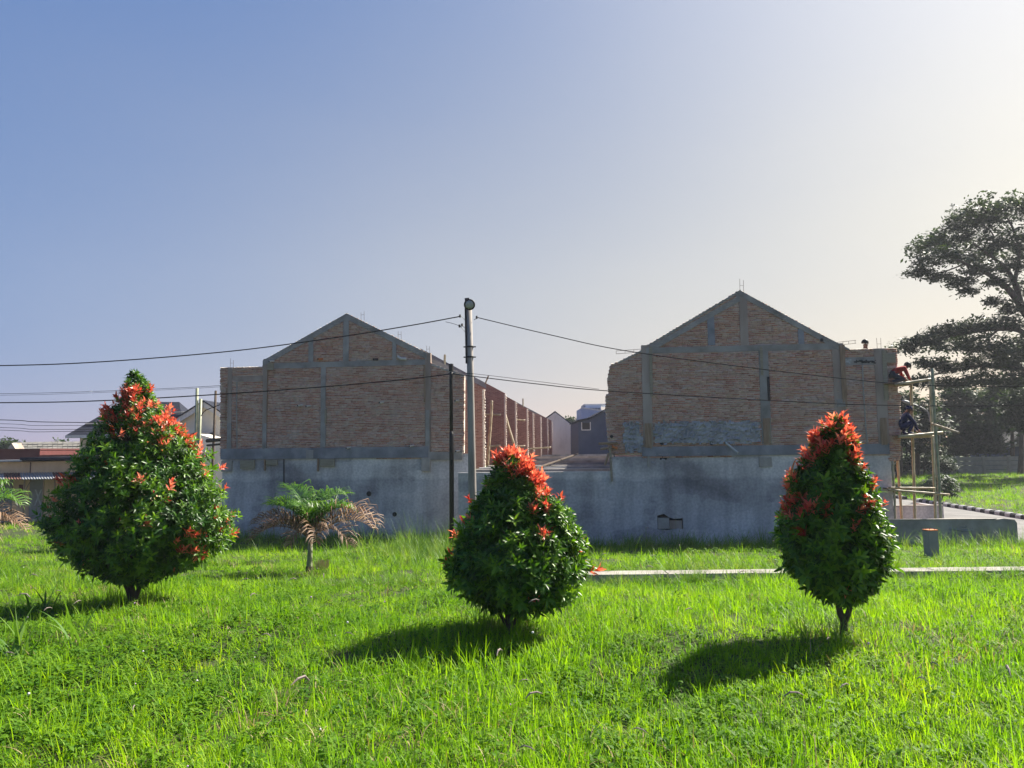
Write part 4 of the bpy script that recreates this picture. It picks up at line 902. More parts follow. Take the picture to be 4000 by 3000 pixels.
# tiled roof house further back
o0 = Vector((at(200, 1790, 62).x, 62, GZ)); th = empty('house', o0, 0); tag(th, 'low house with a grey brown tiled roof beyond the shack', 'house')
P = lambda x, y, d=62: (lambda q: (q.x, q.z))(W(x, y, d, o0))
e0, e1 = P(60, 1800), P(560, 1800); r0, r1 = P(52, 1731, 66), P(560, 1731, 66)
MB().box(e0[0], e1[0], .4, 8, 0, e0[1]).build('wall', 'cream', th)
rf = MB().add([(e0[0] - .3, 0, e0[1]), (e1[0], 0, e1[1]), (r1[0], 4, r1[1]), (r0[0], 4, r0[1]), (e0[0] - .3, 8, e0[1]), (e1[0], 8, e1[1])], [(0, 1, 2, 3), (4, 3, 2, 5), (0, 3, 4), (1, 5, 2), (0, 4, 5, 1)]).build('roof', 'tile_roof', th)
nrow, ncol = 7, 26
for r_ in range(nrow):
    mbx = MB(); t0, t1 = r_ / nrow, (r_ + 1.12) / nrow
    for c_ in range(ncol):
        s0, s1 = c_ / ncol, (c_ + .94) / ncol
        def rp(s, t, h): 
            xa = e0[0] - .3 + (e1[0] - e0[0] + .3) * s; xb = r0[0] + (r1[0] - r0[0]) * s
            return (xa + (xb - xa) * t, 4 * t - h * .6, e0[1] + (r0[1] - e0[1]) * t + h)
        hh = .05 + random.uniform(-.01, .02); mbx.add([rp(s0, t0, hh + .04), rp(s1, t0, hh + .04), rp(s1, t1, hh), rp(s0, t1, hh), rp(s0, t0, 0), rp(s1, t0, 0)], [(0, 1, 2, 3), (4, 5, 1, 0)])
    ob = mbx.build('tile_course', 'tile_roof', rf)
MB().prism([P(33, 1758), P(52, 1731), P(70, 1760)], -.2, 1.0).build('gable', 'concrete_brown', th)
# dark red flat building
o0 = Vector((at(70, 1790, 50).x, 50, GZ)); mr_ = empty('building', o0, 0); tag(mr_, 'flat topped dark red building behind the zinc roofed shack', 'building')
P = lambda x, y, d=50: (lambda q: (q.x, q.z))(W(x, y, d, o0))
a, b = P(-200, 1760), P(156, 1758); MB().box(a[0], b[0], 0, 5, 0, b[1]).build('wall', 'maroon', mr_); MB().box(a[0], b[0] + .04, -.05, 5.05, b[1] + .004, b[1] + .10).build('coping', 'maroon', mr_)

# shack with zinc roofs
SHD = 35.0; o0 = Vector((at(150, 2020, SHD).x, SHD, GZ)); sh = empty('shack', o0, 0); tag(sh, 'long peach walled shack with patched zinc awning', 'shack')
P = lambda x, y, d=SHD: (lambda q: (q.x, q.z))(W(x, y, d, o0))
xl, xr = P(-500, 1800)[0], P(560, 1800)[0]; ztp = P(150, 1803)[1]; zaw = P(150, 1846)[1]
# wall panels and doors
MB().box(xl, xr, 0, 3.6, 0, ztp).build('wall', 'peach', sh)
MB().box(P(120, 1810)[0] - .02, P(120, 1810)[0] + .02, -.02, -.002, zaw, ztp - .02).build('batten', 'zinc_rust', sh)
slope_beam(sh, 'main_roof', (xl - .2, ztp + .05), (P(105, 1793)[0], ztp + .09), .07, -.35, 4, 'zinc')
slope_beam(sh, 'main_roof', (P(102, 1793)[0], ztp + .20), (xr + .2, ztp + .17), .12, -.45, 4, 'dark_roof')
# corrugated awning sheets, alternating zinc and rust
xs0 = P(-300, 1846)[0]; k = 0; x = xs0
while x < xr:
    wsh = .75; mbx = MB(); n = 12; vs = []; fs = []
    zl = P(150, 1872, SHD - 1.2)[1]
    for i in range(n + 1):
        xx = x + wsh * i / n; c = .018 * math.sin(i * math.pi)
        c = .018 * (1 if i % 2 else -1); skew = .9
        vs += [(xx, -.003, zaw + c), (xx + skew, -1.3, zl + c + .02), (xx + skew, -1.3, zl + c - .0), (xx, -.003, zaw + c - .02)]
    for i in range(n):
        a_, b_ = 4 * i, 4 * i + 4; fs += [(a_, b_, b_ + 1, a_ + 1), (a_ + 1, b_ + 1, b_ + 2, a_ + 2), (a_ + 2, b_ + 2, b_ + 3, a_ + 3)]
    mesh_obj('awning_sheet', vs, fs, 'zinc_rust' if k % 3 == 2 else 'zinc', sh); k += 1; x += wsh - .02
zl = P(150, 1872, SHD - 1.2)[1]
for px_ in (96, 170, 214): 
    x = P(px_, 1900, SHD - 1.2)[0]; MB().tube([(x, -1.2, 0), (x, -1.2, zl)], .035, 6).build('post', 'wood', sh)
x = P(96, 1900, SHD - 1.2)[0]; MB().tube([(x, -1.2, zl - .55), (x + .25, -1.15, zl - .02)], .02, 6).build('brace', 'wood', sh)
for x0, x1, mt, nm in [(2, 50, 'greywall', 'panel'), (53, 114, 'peach', 'panel'), (118, 170, 'greywall', 'door'), (174, 240, 'peach', 'panel')]:
    MB().box(P(x0, 1900)[0], P(x1, 1900)[0], -.03, -.003, .05, zaw - .1).build(nm, mt, sh)
a, b = P(75, 1935), P(93, 1893); MB().box(a[0], b[0], -.05, -.031, a[1], b[1]).build('window', 'maroon', sh)
c = P(151, 1943)
for s in (-1, 1):
    MB().prism([(c[0] - .14 * s - .03, c[1] - .36), (c[0] - .14 * s + .03, c[1] - .36), (c[0] + .14 * s + .03, c[1] + .36), (c[0] + .14 * s - .03, c[1] + .36)], -.045 - .006 * s, -.034 - .006 * s).build('painted_cross_stroke', 'white_paint', sh)
MB().box(xl, xr, -.9, -.01, -.05, .12, .02).build('step', 'slab', sh)

# concrete panel fence at the far side of the field
FD = 74.0; o0 = at(3690, 1850, FD); o0 = Vector((o0.x - 6, FD, GZ)); fe = empty('panel_fence', o0, R(-1)); tag(fe, 'grey precast concrete panel fence along the far edge of the field', 'fence')
zt = (at(3850, 1783, FD)).z - GZ
for k in range(13):
    x = k * 2.42; MB().box(x - .11, x + .11, -.11, .11, 0, zt + .08, .01).build('post', 'greywall', fe)
    for r_ in range(4):
        h = zt / 4; MB().box(x + .12, x + 2.30, -.03 + random.uniform(-.015, .015), .03, r_ * h + .015, (r_ + 1) * h - .02, .012).build('panel', 'greywall', fe)
# house at the right edge
o0 = Vector((at(3980, 1790, 84).x, 84, GZ)); rh = empty('house', o0, 0); tag(rh, 'house with blue wall and pale roof edge beyond the panel fence', 'house')
P = lambda x, y, d=84: (lambda q: (q.x, q.z))(W(x, y, d, o0))
a, b = P(3915, 1745), P(4120, 1745); MB().box(a[0], b[0], 0, 6, 0, a[1]).build('wall', 'blue_wall', rh)
slope_beam(rh, 'roof', P(3910, 1742), P(4020, 1650), .25, -.8, 6.8, 'tile_roof'); slope_beam(rh, 'roof', P(4018, 1650), P(4140, 1745), .25, -.8, 6.8, 'tile_roof')
MB().tube([P(3908, 1742)[:1] + (-1.5,) + P(3908, 1742)[1:], P(3935, 1730)[:1] + (-1.5,) + P(3935, 1730)[1:]], .12, 6).build('gutter', 'trim', rh)
for px_ in (3912, 3990): x = P(px_, 1750)[0]; MB().box(x - .06, x + .06, -1.6, -1.5, 0, P(3912, 1742)[1]).build('post', 'trim', rh)
MB().box(a[0], b[0], -1.62, .0, P(3912, 1742)[1] - .0, P(3912, 1742)[1] + .08).build('porch_roof', 'tile_roof', rh)

# ------------------------------------------------------------------ vegetation
def rot_to(dirs, spin):
    """matrices (n,3,3) whose z axis is dirs, spun by spin"""
    d = dirs / np.linalg.norm(dirs, axis=1, keepdims=True); ref = np.where(np.abs(d[:, 2:3]) > .95, [[1., 0, 0]], [[0, 0, 1.]])
    a = np.cross(ref, d); a /= np.linalg.norm(a, axis=1, keepdims=True); b = np.cross(d, a)
    c, s = np.cos(spin)[:, None], np.sin(spin)[:, None]; return np.stack([a * c + b * s, -a * s + b * c, d], -1)
def leaf_tpl(L, W, droop, fold=.25):
    """lance leaf along +x from the origin, 8 verts, 6 tris"""
    p = [(0, 0, 0), (L * .3, W * .8, fold * W), (L * .3, 0, 0), (L * .3, -W * .8, fold * W), (L * .65, W * .75, fold * W - droop * L * .3), (L * .65, 0, -droop * L * .35), (L * .65, -W * .75, fold * W - droop * L * .3), (L, 0, -droop * L)]
    f = [(0, 2, 1), (0, 3, 2), (1, 2, 5), (1, 5, 4), (2, 3, 6), (2, 6, 5), (4, 5, 7), (5, 6, 7)]
    return np.array(p, float), np.array(f)
def sprig_tpl(n, L, W, rg, up=.5, rings=2):
    """a shoot tip: leaves in rings round +z"""
    Vs, Fs = [], []; o = 0
    for r_ in range(rings):
        for k in range(n):
            lv, lf = leaf_tpl(L * rg.uniform(.75, 1.15), W * rg.uniform(.8, 1.2), rg.uniform(.0, .4))
            el = up + .45 * r_ + rg.uniform(-.2, .2); az = 2 * math.pi * (k + .5 * r_) / n + rg.uniform(-.3, .3)
            ce, se = math.cos(el), math.sin(el); A = np.array([[ce, 0, -se], [0, 1, 0], [se, 0, ce]]); ca, sa = math.cos(az), math.sin(az)
            B = np.array([[ca, -sa, 0], [sa, ca, 0], [0, 0, 1]]); v = lv @ A.T @ B.T + [0, 0, .35 * L * r_]
            Vs.append(v); Fs.append(lf + o); o += len(v)
    return np.concatenate(Vs), np.concatenate(Fs)
def scatter(name, tpls, P, D, Sc, mat, parent, tone=None, spin=None):
    n = len(P); which = rng.integers(0, len(tpls), n); spin = rng.uniform(0, 6.28, n) if spin is None else spin
    Rm = rot_to(D, spin); VV = []; FF = []; TT = []; o = 0; tone = rng.random(n) if tone is None else tone
    for t, (tv, tf) in enumerate(tpls):
        ix = np.where(which == t)[0]
        if not len(ix): continue
        v = np.einsum('nij,kj->nki', Rm[ix], tv) * Sc[ix, None, None] + P[ix, None, :]
        FF.append((tf[None] + (np.arange(len(ix)) * len(tv))[:, None, None] + o).reshape(-1, 3)); VV.append(v.reshape(-1, 3)); o += v.shape[0] * v.shape[1]
        bl = 8 if len(tv) % 8 == 0 else 4; tn = np.repeat(tone[ix], len(tv)); TT.append(np.clip(tn + np.tile(np.repeat(rng.uniform(-.12, .12, len(tv) // bl), bl), len(ix)), 0, 1))
    ob = np_mesh(name, np.concatenate(VV), np.concatenate(FF), mat, parent, tone=np.concatenate(TT)); ob['kind'] = 'stuff'; return ob

rgp = random.Random(3)
GREEN_T = [sprig_tpl(4, .100, .017, rgp, .45, 2) for _ in range(6)]
RED_T = [sprig_tpl(4, .085, .013, rgp, .85, 2) for _ in range(4)]
RED_ME = []
for i, (tv, tf) in enumerate(RED_T):
    for q in range(3):
        me = bpy.data.meshes.new('red_shoot'); me.from_pydata(tv.tolist(), [], tf.tolist()); me.materials.append(M['redleaf'])
        a = me.attributes.new('tone', 'FLOAT', 'POINT'); a.data.foreach_set('value', np.clip(np.repeat(np.random.default_rng(i * 3 + q).uniform(-.1, .1, len(tv) // 8), 8) + .2 + .3 * q, 0, 1).astype(np.float32)); RED_ME.append(me)

def shrub(label, basepx, prof, reds, nspr, seed, trunk, rate=.012, depth=.9, inset=.11):
    """prof: rows (py, xleft, xright) in photo pixels; the crown is round in plan"""
    rg = np.random.default_rng(seed); b = on_ground(*basepx); d = b.y
    sh_ = empty('flowering_shrub', b); tag(sh_, label, 'shrub')
    rows = [(at((xl_ + xr_) / 2, py, d).z - b.z, at(xl_, py, d).x - b.x, at(xr_, py, d).x - b.x) for py, xl_, xr_ in prof]; rows.sort()
    zs = np.array([r[0] for r in rows]); xl_ = np.array([r[1] for r in rows]); xr_ = np.array([r[2] for r in rows])
    zs[-1] -= .06; zlo, zhi = zs[0], zs[-1]
    # heights weighted by local girth
    zz = np.linspace(zlo, zhi, 200); wd = np.interp(zz, zs, xr_ - xl_) + .08; cdf = np.cumsum(wd); cdf /= cdf[-1]
    n = nspr; nc = nspr // 9; zc_ = np.interp(rg.random(nc), cdf, zz); pc_ = rg.uniform(0, 2 * np.pi, nc); dc_ = rg.normal(0, .085, nc)
    ci_ = rg.integers(0, nc, n); free = rg.random(n) < .25        # most shoots gather in branch-end clusters
    z = np.where(free, np.interp(rg.random(n), cdf, zz), np.clip(zc_[ci_] + rg.normal(0, .045, n), zlo, zhi)); phi = np.where(free, rg.uniform(0, 2 * np.pi, n), pc_[ci_] + rg.normal(0, .10, n))
    cx = (np.interp(z, zs, xl_) + np.interp(z, zs, xr_)) / 2; rad = (np.interp(z, zs, xr_) - np.interp(z, zs, xl_)) / 2
    lump = 1 + .05 * np.sin(phi * 3 + z * 6 + seed) + .04 * np.sin(phi * 7 - z * 11) + .03 * np.sin(z * 23 + phi * 2)
    dep = np.where(rg.random(n) < .62, rg.uniform(.88, 1.0, n), rg.uniform(.45, .9, n)); tip = rg.random(n) < .11; dep[tip] *= rg.uniform(1.0, 1.2, tip.sum())
    rr = np.maximum(rad * lump * dep * (1 + np.where(free, 0, dc_[ci_])) - inset * np.clip(rad / .35, .3, 1), .01); rr = np.minimum(rr, rad * 1.04 - .3 * inset)
    rr = np.maximum(rr, .01)
    P = np.stack([cx + rr * np.cos(phi), rr * np.sin(phi) * depth, z], 1)
    f = np.clip((z - zlo) / (zhi - zlo), 0, 1); up = -.35 + 1.5 * f ** .8
    D = np.stack([np.cos(phi), np.sin(phi), up], 1) + rg.normal(0, .28, (n, 3))
    D[:, 2] += .35 * (f > .12)
    S_ = rg.uniform(.55, 1.25, n) * (1 - .3 * f)
    # red flushes: where the photo shows them, and thinly elsewhere
    isred = np.zeros(n, bool); surf = dep > .76
    for i in np.where(surf)[0]:
        if P[i, 1] < .12:
            q = project(Vector(P[i]) + b); hit = any(((q[0] - x) / rx) ** 2 + ((q[1] - y) / ry) ** 2 < 1 and rg.random() < p * 1.3 for x, y, rx, ry, p in reds)
        else: hit = rg.random() < (.45 if f[i] > .62 else .05)
        isred[i] = hit or rg.random() < rate
    ri = np.where(isred)[0]; rg.shuffle(ri); keep = ri[:300]
    for i in keep:
        o = bpy.data.objects.new('red_shoot', RED_ME[rg.integers(0, len(RED_ME))]); C.objects.link(o); o.parent = sh_
        dv = Vector(D[i]); dv.z += .5; o.location = Vector(P[i]) + dv.normalized() * .03; o.rotation_euler = (dv.to_track_quat('Z', 'Y') @ Matrix.Rotation(rg.uniform(0, 6.28), 3, 'Z').to_quaternion()).to_euler(); s = (.45 + .55 * S_[i]) * rg.uniform(.95, 1.4); o.scale = (s, s, s)
    g = np.setdiff1d(np.arange(n), keep)
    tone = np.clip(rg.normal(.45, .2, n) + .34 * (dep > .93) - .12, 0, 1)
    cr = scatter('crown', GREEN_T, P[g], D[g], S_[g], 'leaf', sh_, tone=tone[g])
    # trunk, limbs, twigs
    for path_, r0, r1 in trunk:
        pts = [at(x, y, d) - b for x, y in path_]; n_ = len(pts); MB().tube(spline(pts, 5), list(np.linspace(r0, r1, (n_ - 1) * 5 + 1)), 9).build('trunk', 'bark', sh_, True)
    mb = MB()
    for i in rg.choice(np.where(dep < .97)[0], 90, replace=False):
        p = Vector(P[i]); a = Vector((p.x * .15, p.y * .1, max(zlo - .02, p.z - .25 - .4 * math.hypot(p.x, p.y)))); mid = a.lerp(p, .55) + Vector((0, 0, .03)); mb.tube([a, mid, p], [.012, .007, .003], 5, False)
    mb.build('twigs', 'bark', sh_, True)['kind'] = 'stuff'
    return sh_

shrub('tall teardrop shrub with many scattered orange red shoots and green tip, beside the peach shack', (515, 2372),
      [(1450, 505, 545), (1500, 445, 615), (1560, 415, 645), (1620, 385, 690), (1700, 340, 770), (1800, 285, 830), (1900, 240, 880), (2000, 205, 915), (2080, 195, 920), (2140, 215, 890), (2185, 270, 830), (2228, 350, 760), (2258, 430, 660)],
      [(480, 1560, 70, 40, .75), (560, 1570, 40, 40, .5), (600, 1620, 60, 45, .7), (640, 1545, 30, 40, .5), (500, 1650, 45, 40, .6), (420, 1620, 50, 45, .55), (700, 1640, 60, 60, .75), (760, 1700, 60, 70, .75), (800, 1760, 50, 70, .7),
       (660, 1690, 60, 40, .5), (575, 1690, 40, 30, .4), (640, 1740, 35, 30, .5), (840, 1850, 60, 60, .7), (880, 1950, 45, 50, .5), (730, 2130, 70, 45, .7), (830, 2200, 60, 50, .7), (890, 2060, 30, 40, .5), (260, 1900, 45, 30, .45), (230, 1980, 40, 35, .4), (640, 1930, 60, 40, .15), (530, 1900, 50, 30, .15), (455, 1720, 25, 25, .5), (580, 2060, 25, 20, .4)],
      5400, 21, [([(515, 2380), (518, 2330), (510, 2250), (515, 2050)], .055, .03), ([(522, 2360), (545, 2290), (570, 2180)], .035, .02), ([(510, 2350), (490, 2280), (450, 2180)], .03, .018)], rate=.012, inset=.19)
shrub('rounded dark green shrub with red shoots at its crown, in front of the lamp pole', (1990, 2482),
      [(1768, 1985, 2015), (1810, 1930, 2070), (1860, 1905, 2110), (1920, 1870, 2140), (1980, 1825, 2200), (2050, 1785, 2245), (2120, 1760, 2275), (2190, 1745, 2290), (2260, 1750, 2300), (2295, 1790, 2290), (2330, 1850, 2240), (2352, 1900, 2180), (2366, 1940, 2100)],
      [(1990, 1785, 45, 30, .5), (2050, 1810, 50, 40, .45), (1960, 1810, 40, 35, .4), (1918, 1838, 25, 20, .8), (2040, 1865, 45, 30, .5), (2120, 1890, 50, 35, .75), (2190, 1915, 35, 35, .85), (2120, 1935, 40, 25, .5), (2240, 1990, 22, 22, .6), (2075, 2000, 18, 18, .6), (2130, 2018, 12, 12, .9), (1850, 1978, 14, 14, .9), (1830, 2065, 12, 14, .9), (2290, 2250, 14, 14, .9), (2127, 2110, 12, 12, .9), (2255, 2020, 14, 16, .7), (1880, 1870, 12, 12, .7)],
      4500, 33, [([(1988, 2500), (1990, 2440), (1985, 2380), (2000, 2200)], .045, .025), ([(1992, 2460), (2030, 2390), (2070, 2280)], .022, .012), ([(1985, 2450), (1950, 2390), (1910, 2300)], .02, .012)], rate=.004)
shrub('slender pointed shrub with a flaming red top and a forked trunk', (3300, 2492),
      [(1632, 3262, 3276), (1670, 3235, 3310), (1720, 3160, 3350), (1780, 3130, 3375), (1840, 3105, 3395), (1900, 3060, 3425), (1960, 3035, 3450), (2030, 3030, 3465), (2100, 3030, 3480), (2170, 3040, 3490), (2220, 3065, 3480), (2270, 3110, 3445), (2305, 3160, 3410), (2328, 3220, 3370)],
      [(3270, 1670, 45, 60, .95), (3230, 1730, 110, 60, .92), (3330, 1720, 60, 60, .9), (3190, 1790, 80, 50, .7), (3350, 1800, 50, 50, .65), (3160, 1825, 40, 30, .6), (3370, 1830, 25, 30, .6), (3100, 1880, 30, 30, .7), (3070, 1960, 60, 60, .8), (3130, 2000, 70, 45, .75), (3200, 2000, 60, 40, .35), (3410, 1910, 30, 40, .7), (3440, 1960, 25, 35, .6), (3350, 1980, 30, 25, .5), (3380, 1985, 22, 22, .5), (3355, 2020, 25, 20, .5), (3330, 2075, 14, 12, .7), (3015, 2140, 30, 20, .9), (3150, 2105, 18, 16, .7), (3420, 2125, 12, 12, .8), (3285, 2272, 18, 14, .8), (3115, 2285, 16, 10, .6), (3460, 1970, 16, 16, .7)],
      4500, 47, [([(3300, 2505), (3298, 2455), (3295, 2425), (3275, 2360), (3270, 2200)], .042, .022), ([(3297, 2430), (3318, 2380), (3322, 2300), (3330, 2180)], .03, .016)], rate=.004, inset=.14)
# stray orange strip beside that shrub
o0 = on_ground(3060, 2490)
sp_ = [at(3090, 1860, 7.1), at(3095, 1830, 7.1), at(3105, 1800, 7.1), at(3120, 1788, 7.1)]
mb = MB(); 
for i, p in enumerate(spline(sp_, 4)): wv = .010 - .0005 * i; mb.v += [(p.x - wv, p.y, p.z), (p.x, p.y - .003, p.z), (p.x + wv, p.y, p.z)]
mb.f = [f for i in range(len(mb.v) // 3 - 1) for f in ((3 * i, 3 * i + 1, 3 * i + 4, 3 * i + 3), (3 * i + 1, 3 * i + 2, 3 * i + 5, 3 * i + 4))]
o = mb.build('plastic_strip', 'orange'); tag(o, 'thin orange plastic strip caught on the slender shrub', 'strip')

# ---- palms
def frond(parent, az, el, L, dry, seed, droop=1.5, name='frond'):
    rg = random.Random(seed); droop = rg.uniform(1.2, 2.1); L *= rg.uniform(.85, 1.15); n = 26; p = Vector((0, 0, 0)); h = Vector((math.cos(az), math.sin(az), 0)); pts = []; e = el
    for i in range(n + 1):
        pts.append(p.copy()); t = i / n; e = el - droop * t ** 1.6; p = p + (h * math.cos(e) + Vector((0, 0, 1)) * math.sin(e)) * (L / n)
    mb = MB(); mb.tube(pts, [.014 * (1 - .85 * i / n) + .002 for i in range(n + 1)], 5, False); side = h.cross(Vector((0, 0, 1))).normalized(); tn = [.6] * len(mb.v)
    for i in range(4, n + 1):
        t = i / n; T = (pts[i] - pts[i - 1]).normalized(); nn = side.cross(T)
        for s in (-1, 1):
            for rep in range(1 if dry else 2):
                l = (.15 + .30 * math.sin(math.pi * min(1, .12 + .85 * t))) * L * .98 * rg.uniform(.75, 1.15)
                d0 = (side * s * .75 + T * .65 + nn * rg.uniform(.3, .75)).normalized(); b0 = pts[i] - T * (L / n) * .5 * rep
                q1 = b0 + d0 * l * .5; q2 = q1 + (d0 + Vector((0, 0, -1)) * rg.uniform(.4, 1.2)).normalized() * l * .35; q3 = q2 + (d0 * .5 + Vector((0, 0, -1.2)) * rg.uniform(.6, 1.2)).normalized() * l * .25
                wv = T.cross(d0).cross(d0).normalized() * .011; o = len(mb.v)
                mb.v += [tuple(b0 - wv * .5), tuple(b0 + wv * .5), tuple(q1 - wv), tuple(q1 + wv), tuple(q2 - wv * .8), tuple(q2 + wv * .8), tuple(q3)]
                mb.f += [(o, o + 1, o + 3, o + 2), (o + 2, o + 3, o + 5, o + 4), (o + 4, o + 5, o + 6)]; c = rg.random(); tn += [c * .6, c * .6, c * .8, c * .8, c, c, min(1, c + .2)]
    return mb.build(name, 'palm_dry' if dry else 'palm', parent, True, tone=tn)
def palm(base, hgt, label, fr, sc_=1.0):
    b = base; p = empty('young_palm', b); tag(p, label, 'palm')
    MB().tube([(0, 0, -.1), (0.0, 0, .08), (.01, 0, hgt * .5), (.02, 0, hgt)], [.07, .058, .048, .04], 10).build('trunk', 'bamboo_green', p, True)
    MB().lathe([(.075, -.05), (.08, .04), (.062, .12), (.055, .13)], (0, 0, 0), 10).build('root_base', 'bark', p)
    for i, (az, el, L, dry) in enumerate(fr):
        f = frond(p, R(az), R(el), L * sc_, dry, i + int(b.x * 10)); f.location = (.02, 0, hgt - .02)
    return p
FRS = [(172, 74, 1.15, 0), (8, 72, 1.15, 0), (140, 80, 1.1, 0), (50, 80, 1.1, 0), (95, 84, 1.0, 0), (265, 80, .95, 0), (200, 72, 1.0, 0), (-20, 70, 1.0, 0),
       (184, 52, 1.2, 1), (205, 38, 1.15, 1), (165, 40, 1.0, 1), (-6, 50, 1.3, 1), (-30, 36, 1.1, 1), (15, 40, 1.05, 1), (225, 52, .95, 1), (290, 45, .85, 1), (250, 40, .8, 1)]
pbase = on_ground(1208, 2238)
palm(pbase, .66, 'young palm with green upper fronds and drooping brown dead ones before the cement wall', FRS, 1.08)
pb2 = on_ground(-190, 2260); palm(pb2, .75, 'young palm whose dry brown fronds reach past the peach shack', [(a, e, l * 1.2, dry) for a, e, l, dry in FRS], 1.0)
# dry tuft at palm foot
tf = on_ground(1250, 2232); mb = MB()
for k in range(150):
    a = random.uniform(0, 6.28); r_ = random.uniform(.0, .13); h = random.uniform(.08, .24); p = Vector((r_ * math.cos(a), r_ * math.sin(a), 0)); q = p + Vector((math.cos(a) * .1 * random.random(), math.sin(a) * .1 * random.random(), h))
    o = len(mb.v); mb.v += [tuple(p + Vector((-.003, 0, 0))), tuple(p + Vector((.003, 0, 0))), tuple(q + Vector((.004, 0, 0))), tuple(q + Vector((-.004, 0, .01)))]; mb.f.append((o, o + 1, o + 2, o + 3))
o = mb.build('dry_tuft', 'dry_stem'); o.location = tf; tag(o, 'pale dry tuft of stems at the foot of the young palm', 'dry plant')

# ---- trees
def blob_tpl(n, size, rg):
    """spray of small leaf quads as triangles"""
    V, F = [], []
    for k in range(n):
        c = np.array([rg.gauss(0, size), rg.gauss(0, size), rg.gauss(0, size * .45)]); a = rg.uniform(0, 6.28); L = size * rg.uniform(.5, .9); W = L * .45; ca, sa = math.cos(a), math.sin(a); ti = rg.uniform(-.5, .5)
        d = np.array([ca, sa, ti]); s = np.array([-sa, ca, rg.uniform(-.4, .4)]); o = len(V)
        V += [c - d * L, c + s * W, c + d * L, c - s * W]; F += [(o, o + 1, o + 2), (o, o + 2, o + 3)]
    return np.array(V), np.array(F)
rgt = random.Random(9)
SPRAY = [blob_tpl(9, .26, rgt) for _ in range(6)]
def pads_points(pads, d, base, per=1.0, shell=.55, flat=.0):
    Ps = []; tn = []
    for (x, y, rx, ry, *dd) in pads:
        dv = dd[0] if dd else 0; c = at(x, y, d + dv); k = (d + dv) / FPX; Rx, Rz = rx * k, ry * k; n = int(per * Rx * Rx * 3.2 + 40)
        u = rng.normal(size=(n, 3)); u /= np.linalg.norm(u, axis=1, keepdims=True); r_ = rng.uniform(shell, 1, n)[:, None]; u = u * r_
        u[:, 2] = np.where(u[:, 2] < -.35, u[:, 2] * .35, u[:, 2])
        wob = 1 + .22 * np.sin(u[:, 0:1] * 6 + x) + .18 * np.sin(u[:, 1:2] * 7 + y)
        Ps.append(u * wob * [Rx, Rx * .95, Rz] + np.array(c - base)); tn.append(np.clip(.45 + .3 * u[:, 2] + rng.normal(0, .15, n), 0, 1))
    return np.concatenate(Ps), np.concatenate(tn)
def tree(label, d, pads, limbs, per, mat='canopy', group=None, scale=1.0, name='tree', trunkname='trunk', cat='tree'):
    bx = at(limbs[0][0][0][0], 1800, d).x; b = Vector((bx, d, GZ)); t = empty(name, b); tag(t, label, cat, group)
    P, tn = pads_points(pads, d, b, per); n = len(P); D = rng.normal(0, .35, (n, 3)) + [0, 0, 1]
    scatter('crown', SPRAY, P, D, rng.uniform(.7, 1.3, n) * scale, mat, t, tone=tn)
    for i, (pts, r0, r1) in enumerate(limbs):
        q = [at(x, y, d + (z[0] if z else 0)) - b for x, y, *z in pts]
        if i == 0: q[0].z = -.2
        MB().tube(spline(q, 5), list(np.linspace(r0, r1, (len(q) - 1) * 5 + 1)), 9, False).build('trunk' if i == 0 else 'limb', 'bark', t, True)
    return t
big = [(3920, 830, 190, 45), (4080, 800, 160, 50), (3800, 870, 110, 40), (3730, 935, 130, 45, 2), (3630, 960, 80, 45), (3660, 1010, 100, 40, -2), (3600, 1065, 60, 25), (3670, 1085, 50, 22), (3810, 1000, 110, 40, 3), (3830, 1055, 80, 30), (3760, 1105, 55, 24), (3780, 1140, 35, 18), (3930, 950, 90, 45, -3), (3960, 1040, 70, 45), (3900, 1105, 50, 25), (4010, 1130, 60, 50),
       (3885, 1180, 35, 20), (3940, 1210, 45, 30), (4080, 950, 150, 90), (4150, 1150, 120, 90), (3990, 1270, 70, 40), (3900, 1265, 80, 35), (3790, 1285, 90, 35), (3690, 1300, 80, 30), (3600, 1335, 80, 35), (3530, 1365, 50, 30), (3700, 1350, 100, 40, 3), (3820, 1350, 110, 45, -2), (3940, 1370, 110, 60), (3860, 1420, 120, 45), (3990, 1450, 80, 60), (3660, 1420, 60, 25), (3600, 1420, 30, 15), (3720, 1440, 70, 28), (3580, 1490, 50, 28), (3700, 1500, 80, 30), (3820, 1490, 90, 40), (3930, 1500, 70, 40), (4100, 1400, 140, 100)]
tree('very tall spreading rain tree with layered dark canopy rising behind the scaffold', 60, big,
     [([(4110, 1850), (4100, 1600), (4075, 1400), (4040, 1270), (3985, 1190)], .75, .34), ([(3985, 1190), (3930, 1120), (3850, 1065), (3770, 1030), (3690, 985)], .28, .06), ([(3990, 1195), (3965, 1110), (3930, 1050), (3870, 1000), (3800, 950)], .25, .06), ([(3960, 1110), (3980, 1000), (3960, 900), (3920, 830)], .18, .05),
      ([(4075, 1400), (4000, 1300), (3900, 1285), (3780, 1300), (3640, 1330), (3560, 1360)], .25, .05), ([(4090, 1500), (3990, 1440), (3880, 1430), (3740, 1440), (3600, 1480)], .2, .04), ([(3900, 1285), (3840, 1340), (3760, 1400)], .1, .03), ([(3870, 1000), (3880, 920), (3830, 870)], .1, .03),
      ([(3850, 1065), (3790, 1100), (3760, 1120)], .06, .02), ([(3770, 1030), (3690, 1060), (3620, 1070)], .07, .02), ([(3985, 1185), (3935, 1210), (3890, 1190)], .06, .02), ([(4000, 1010), (3950, 930), (3930, 880)], .1, .03)], 10, scale=.8)
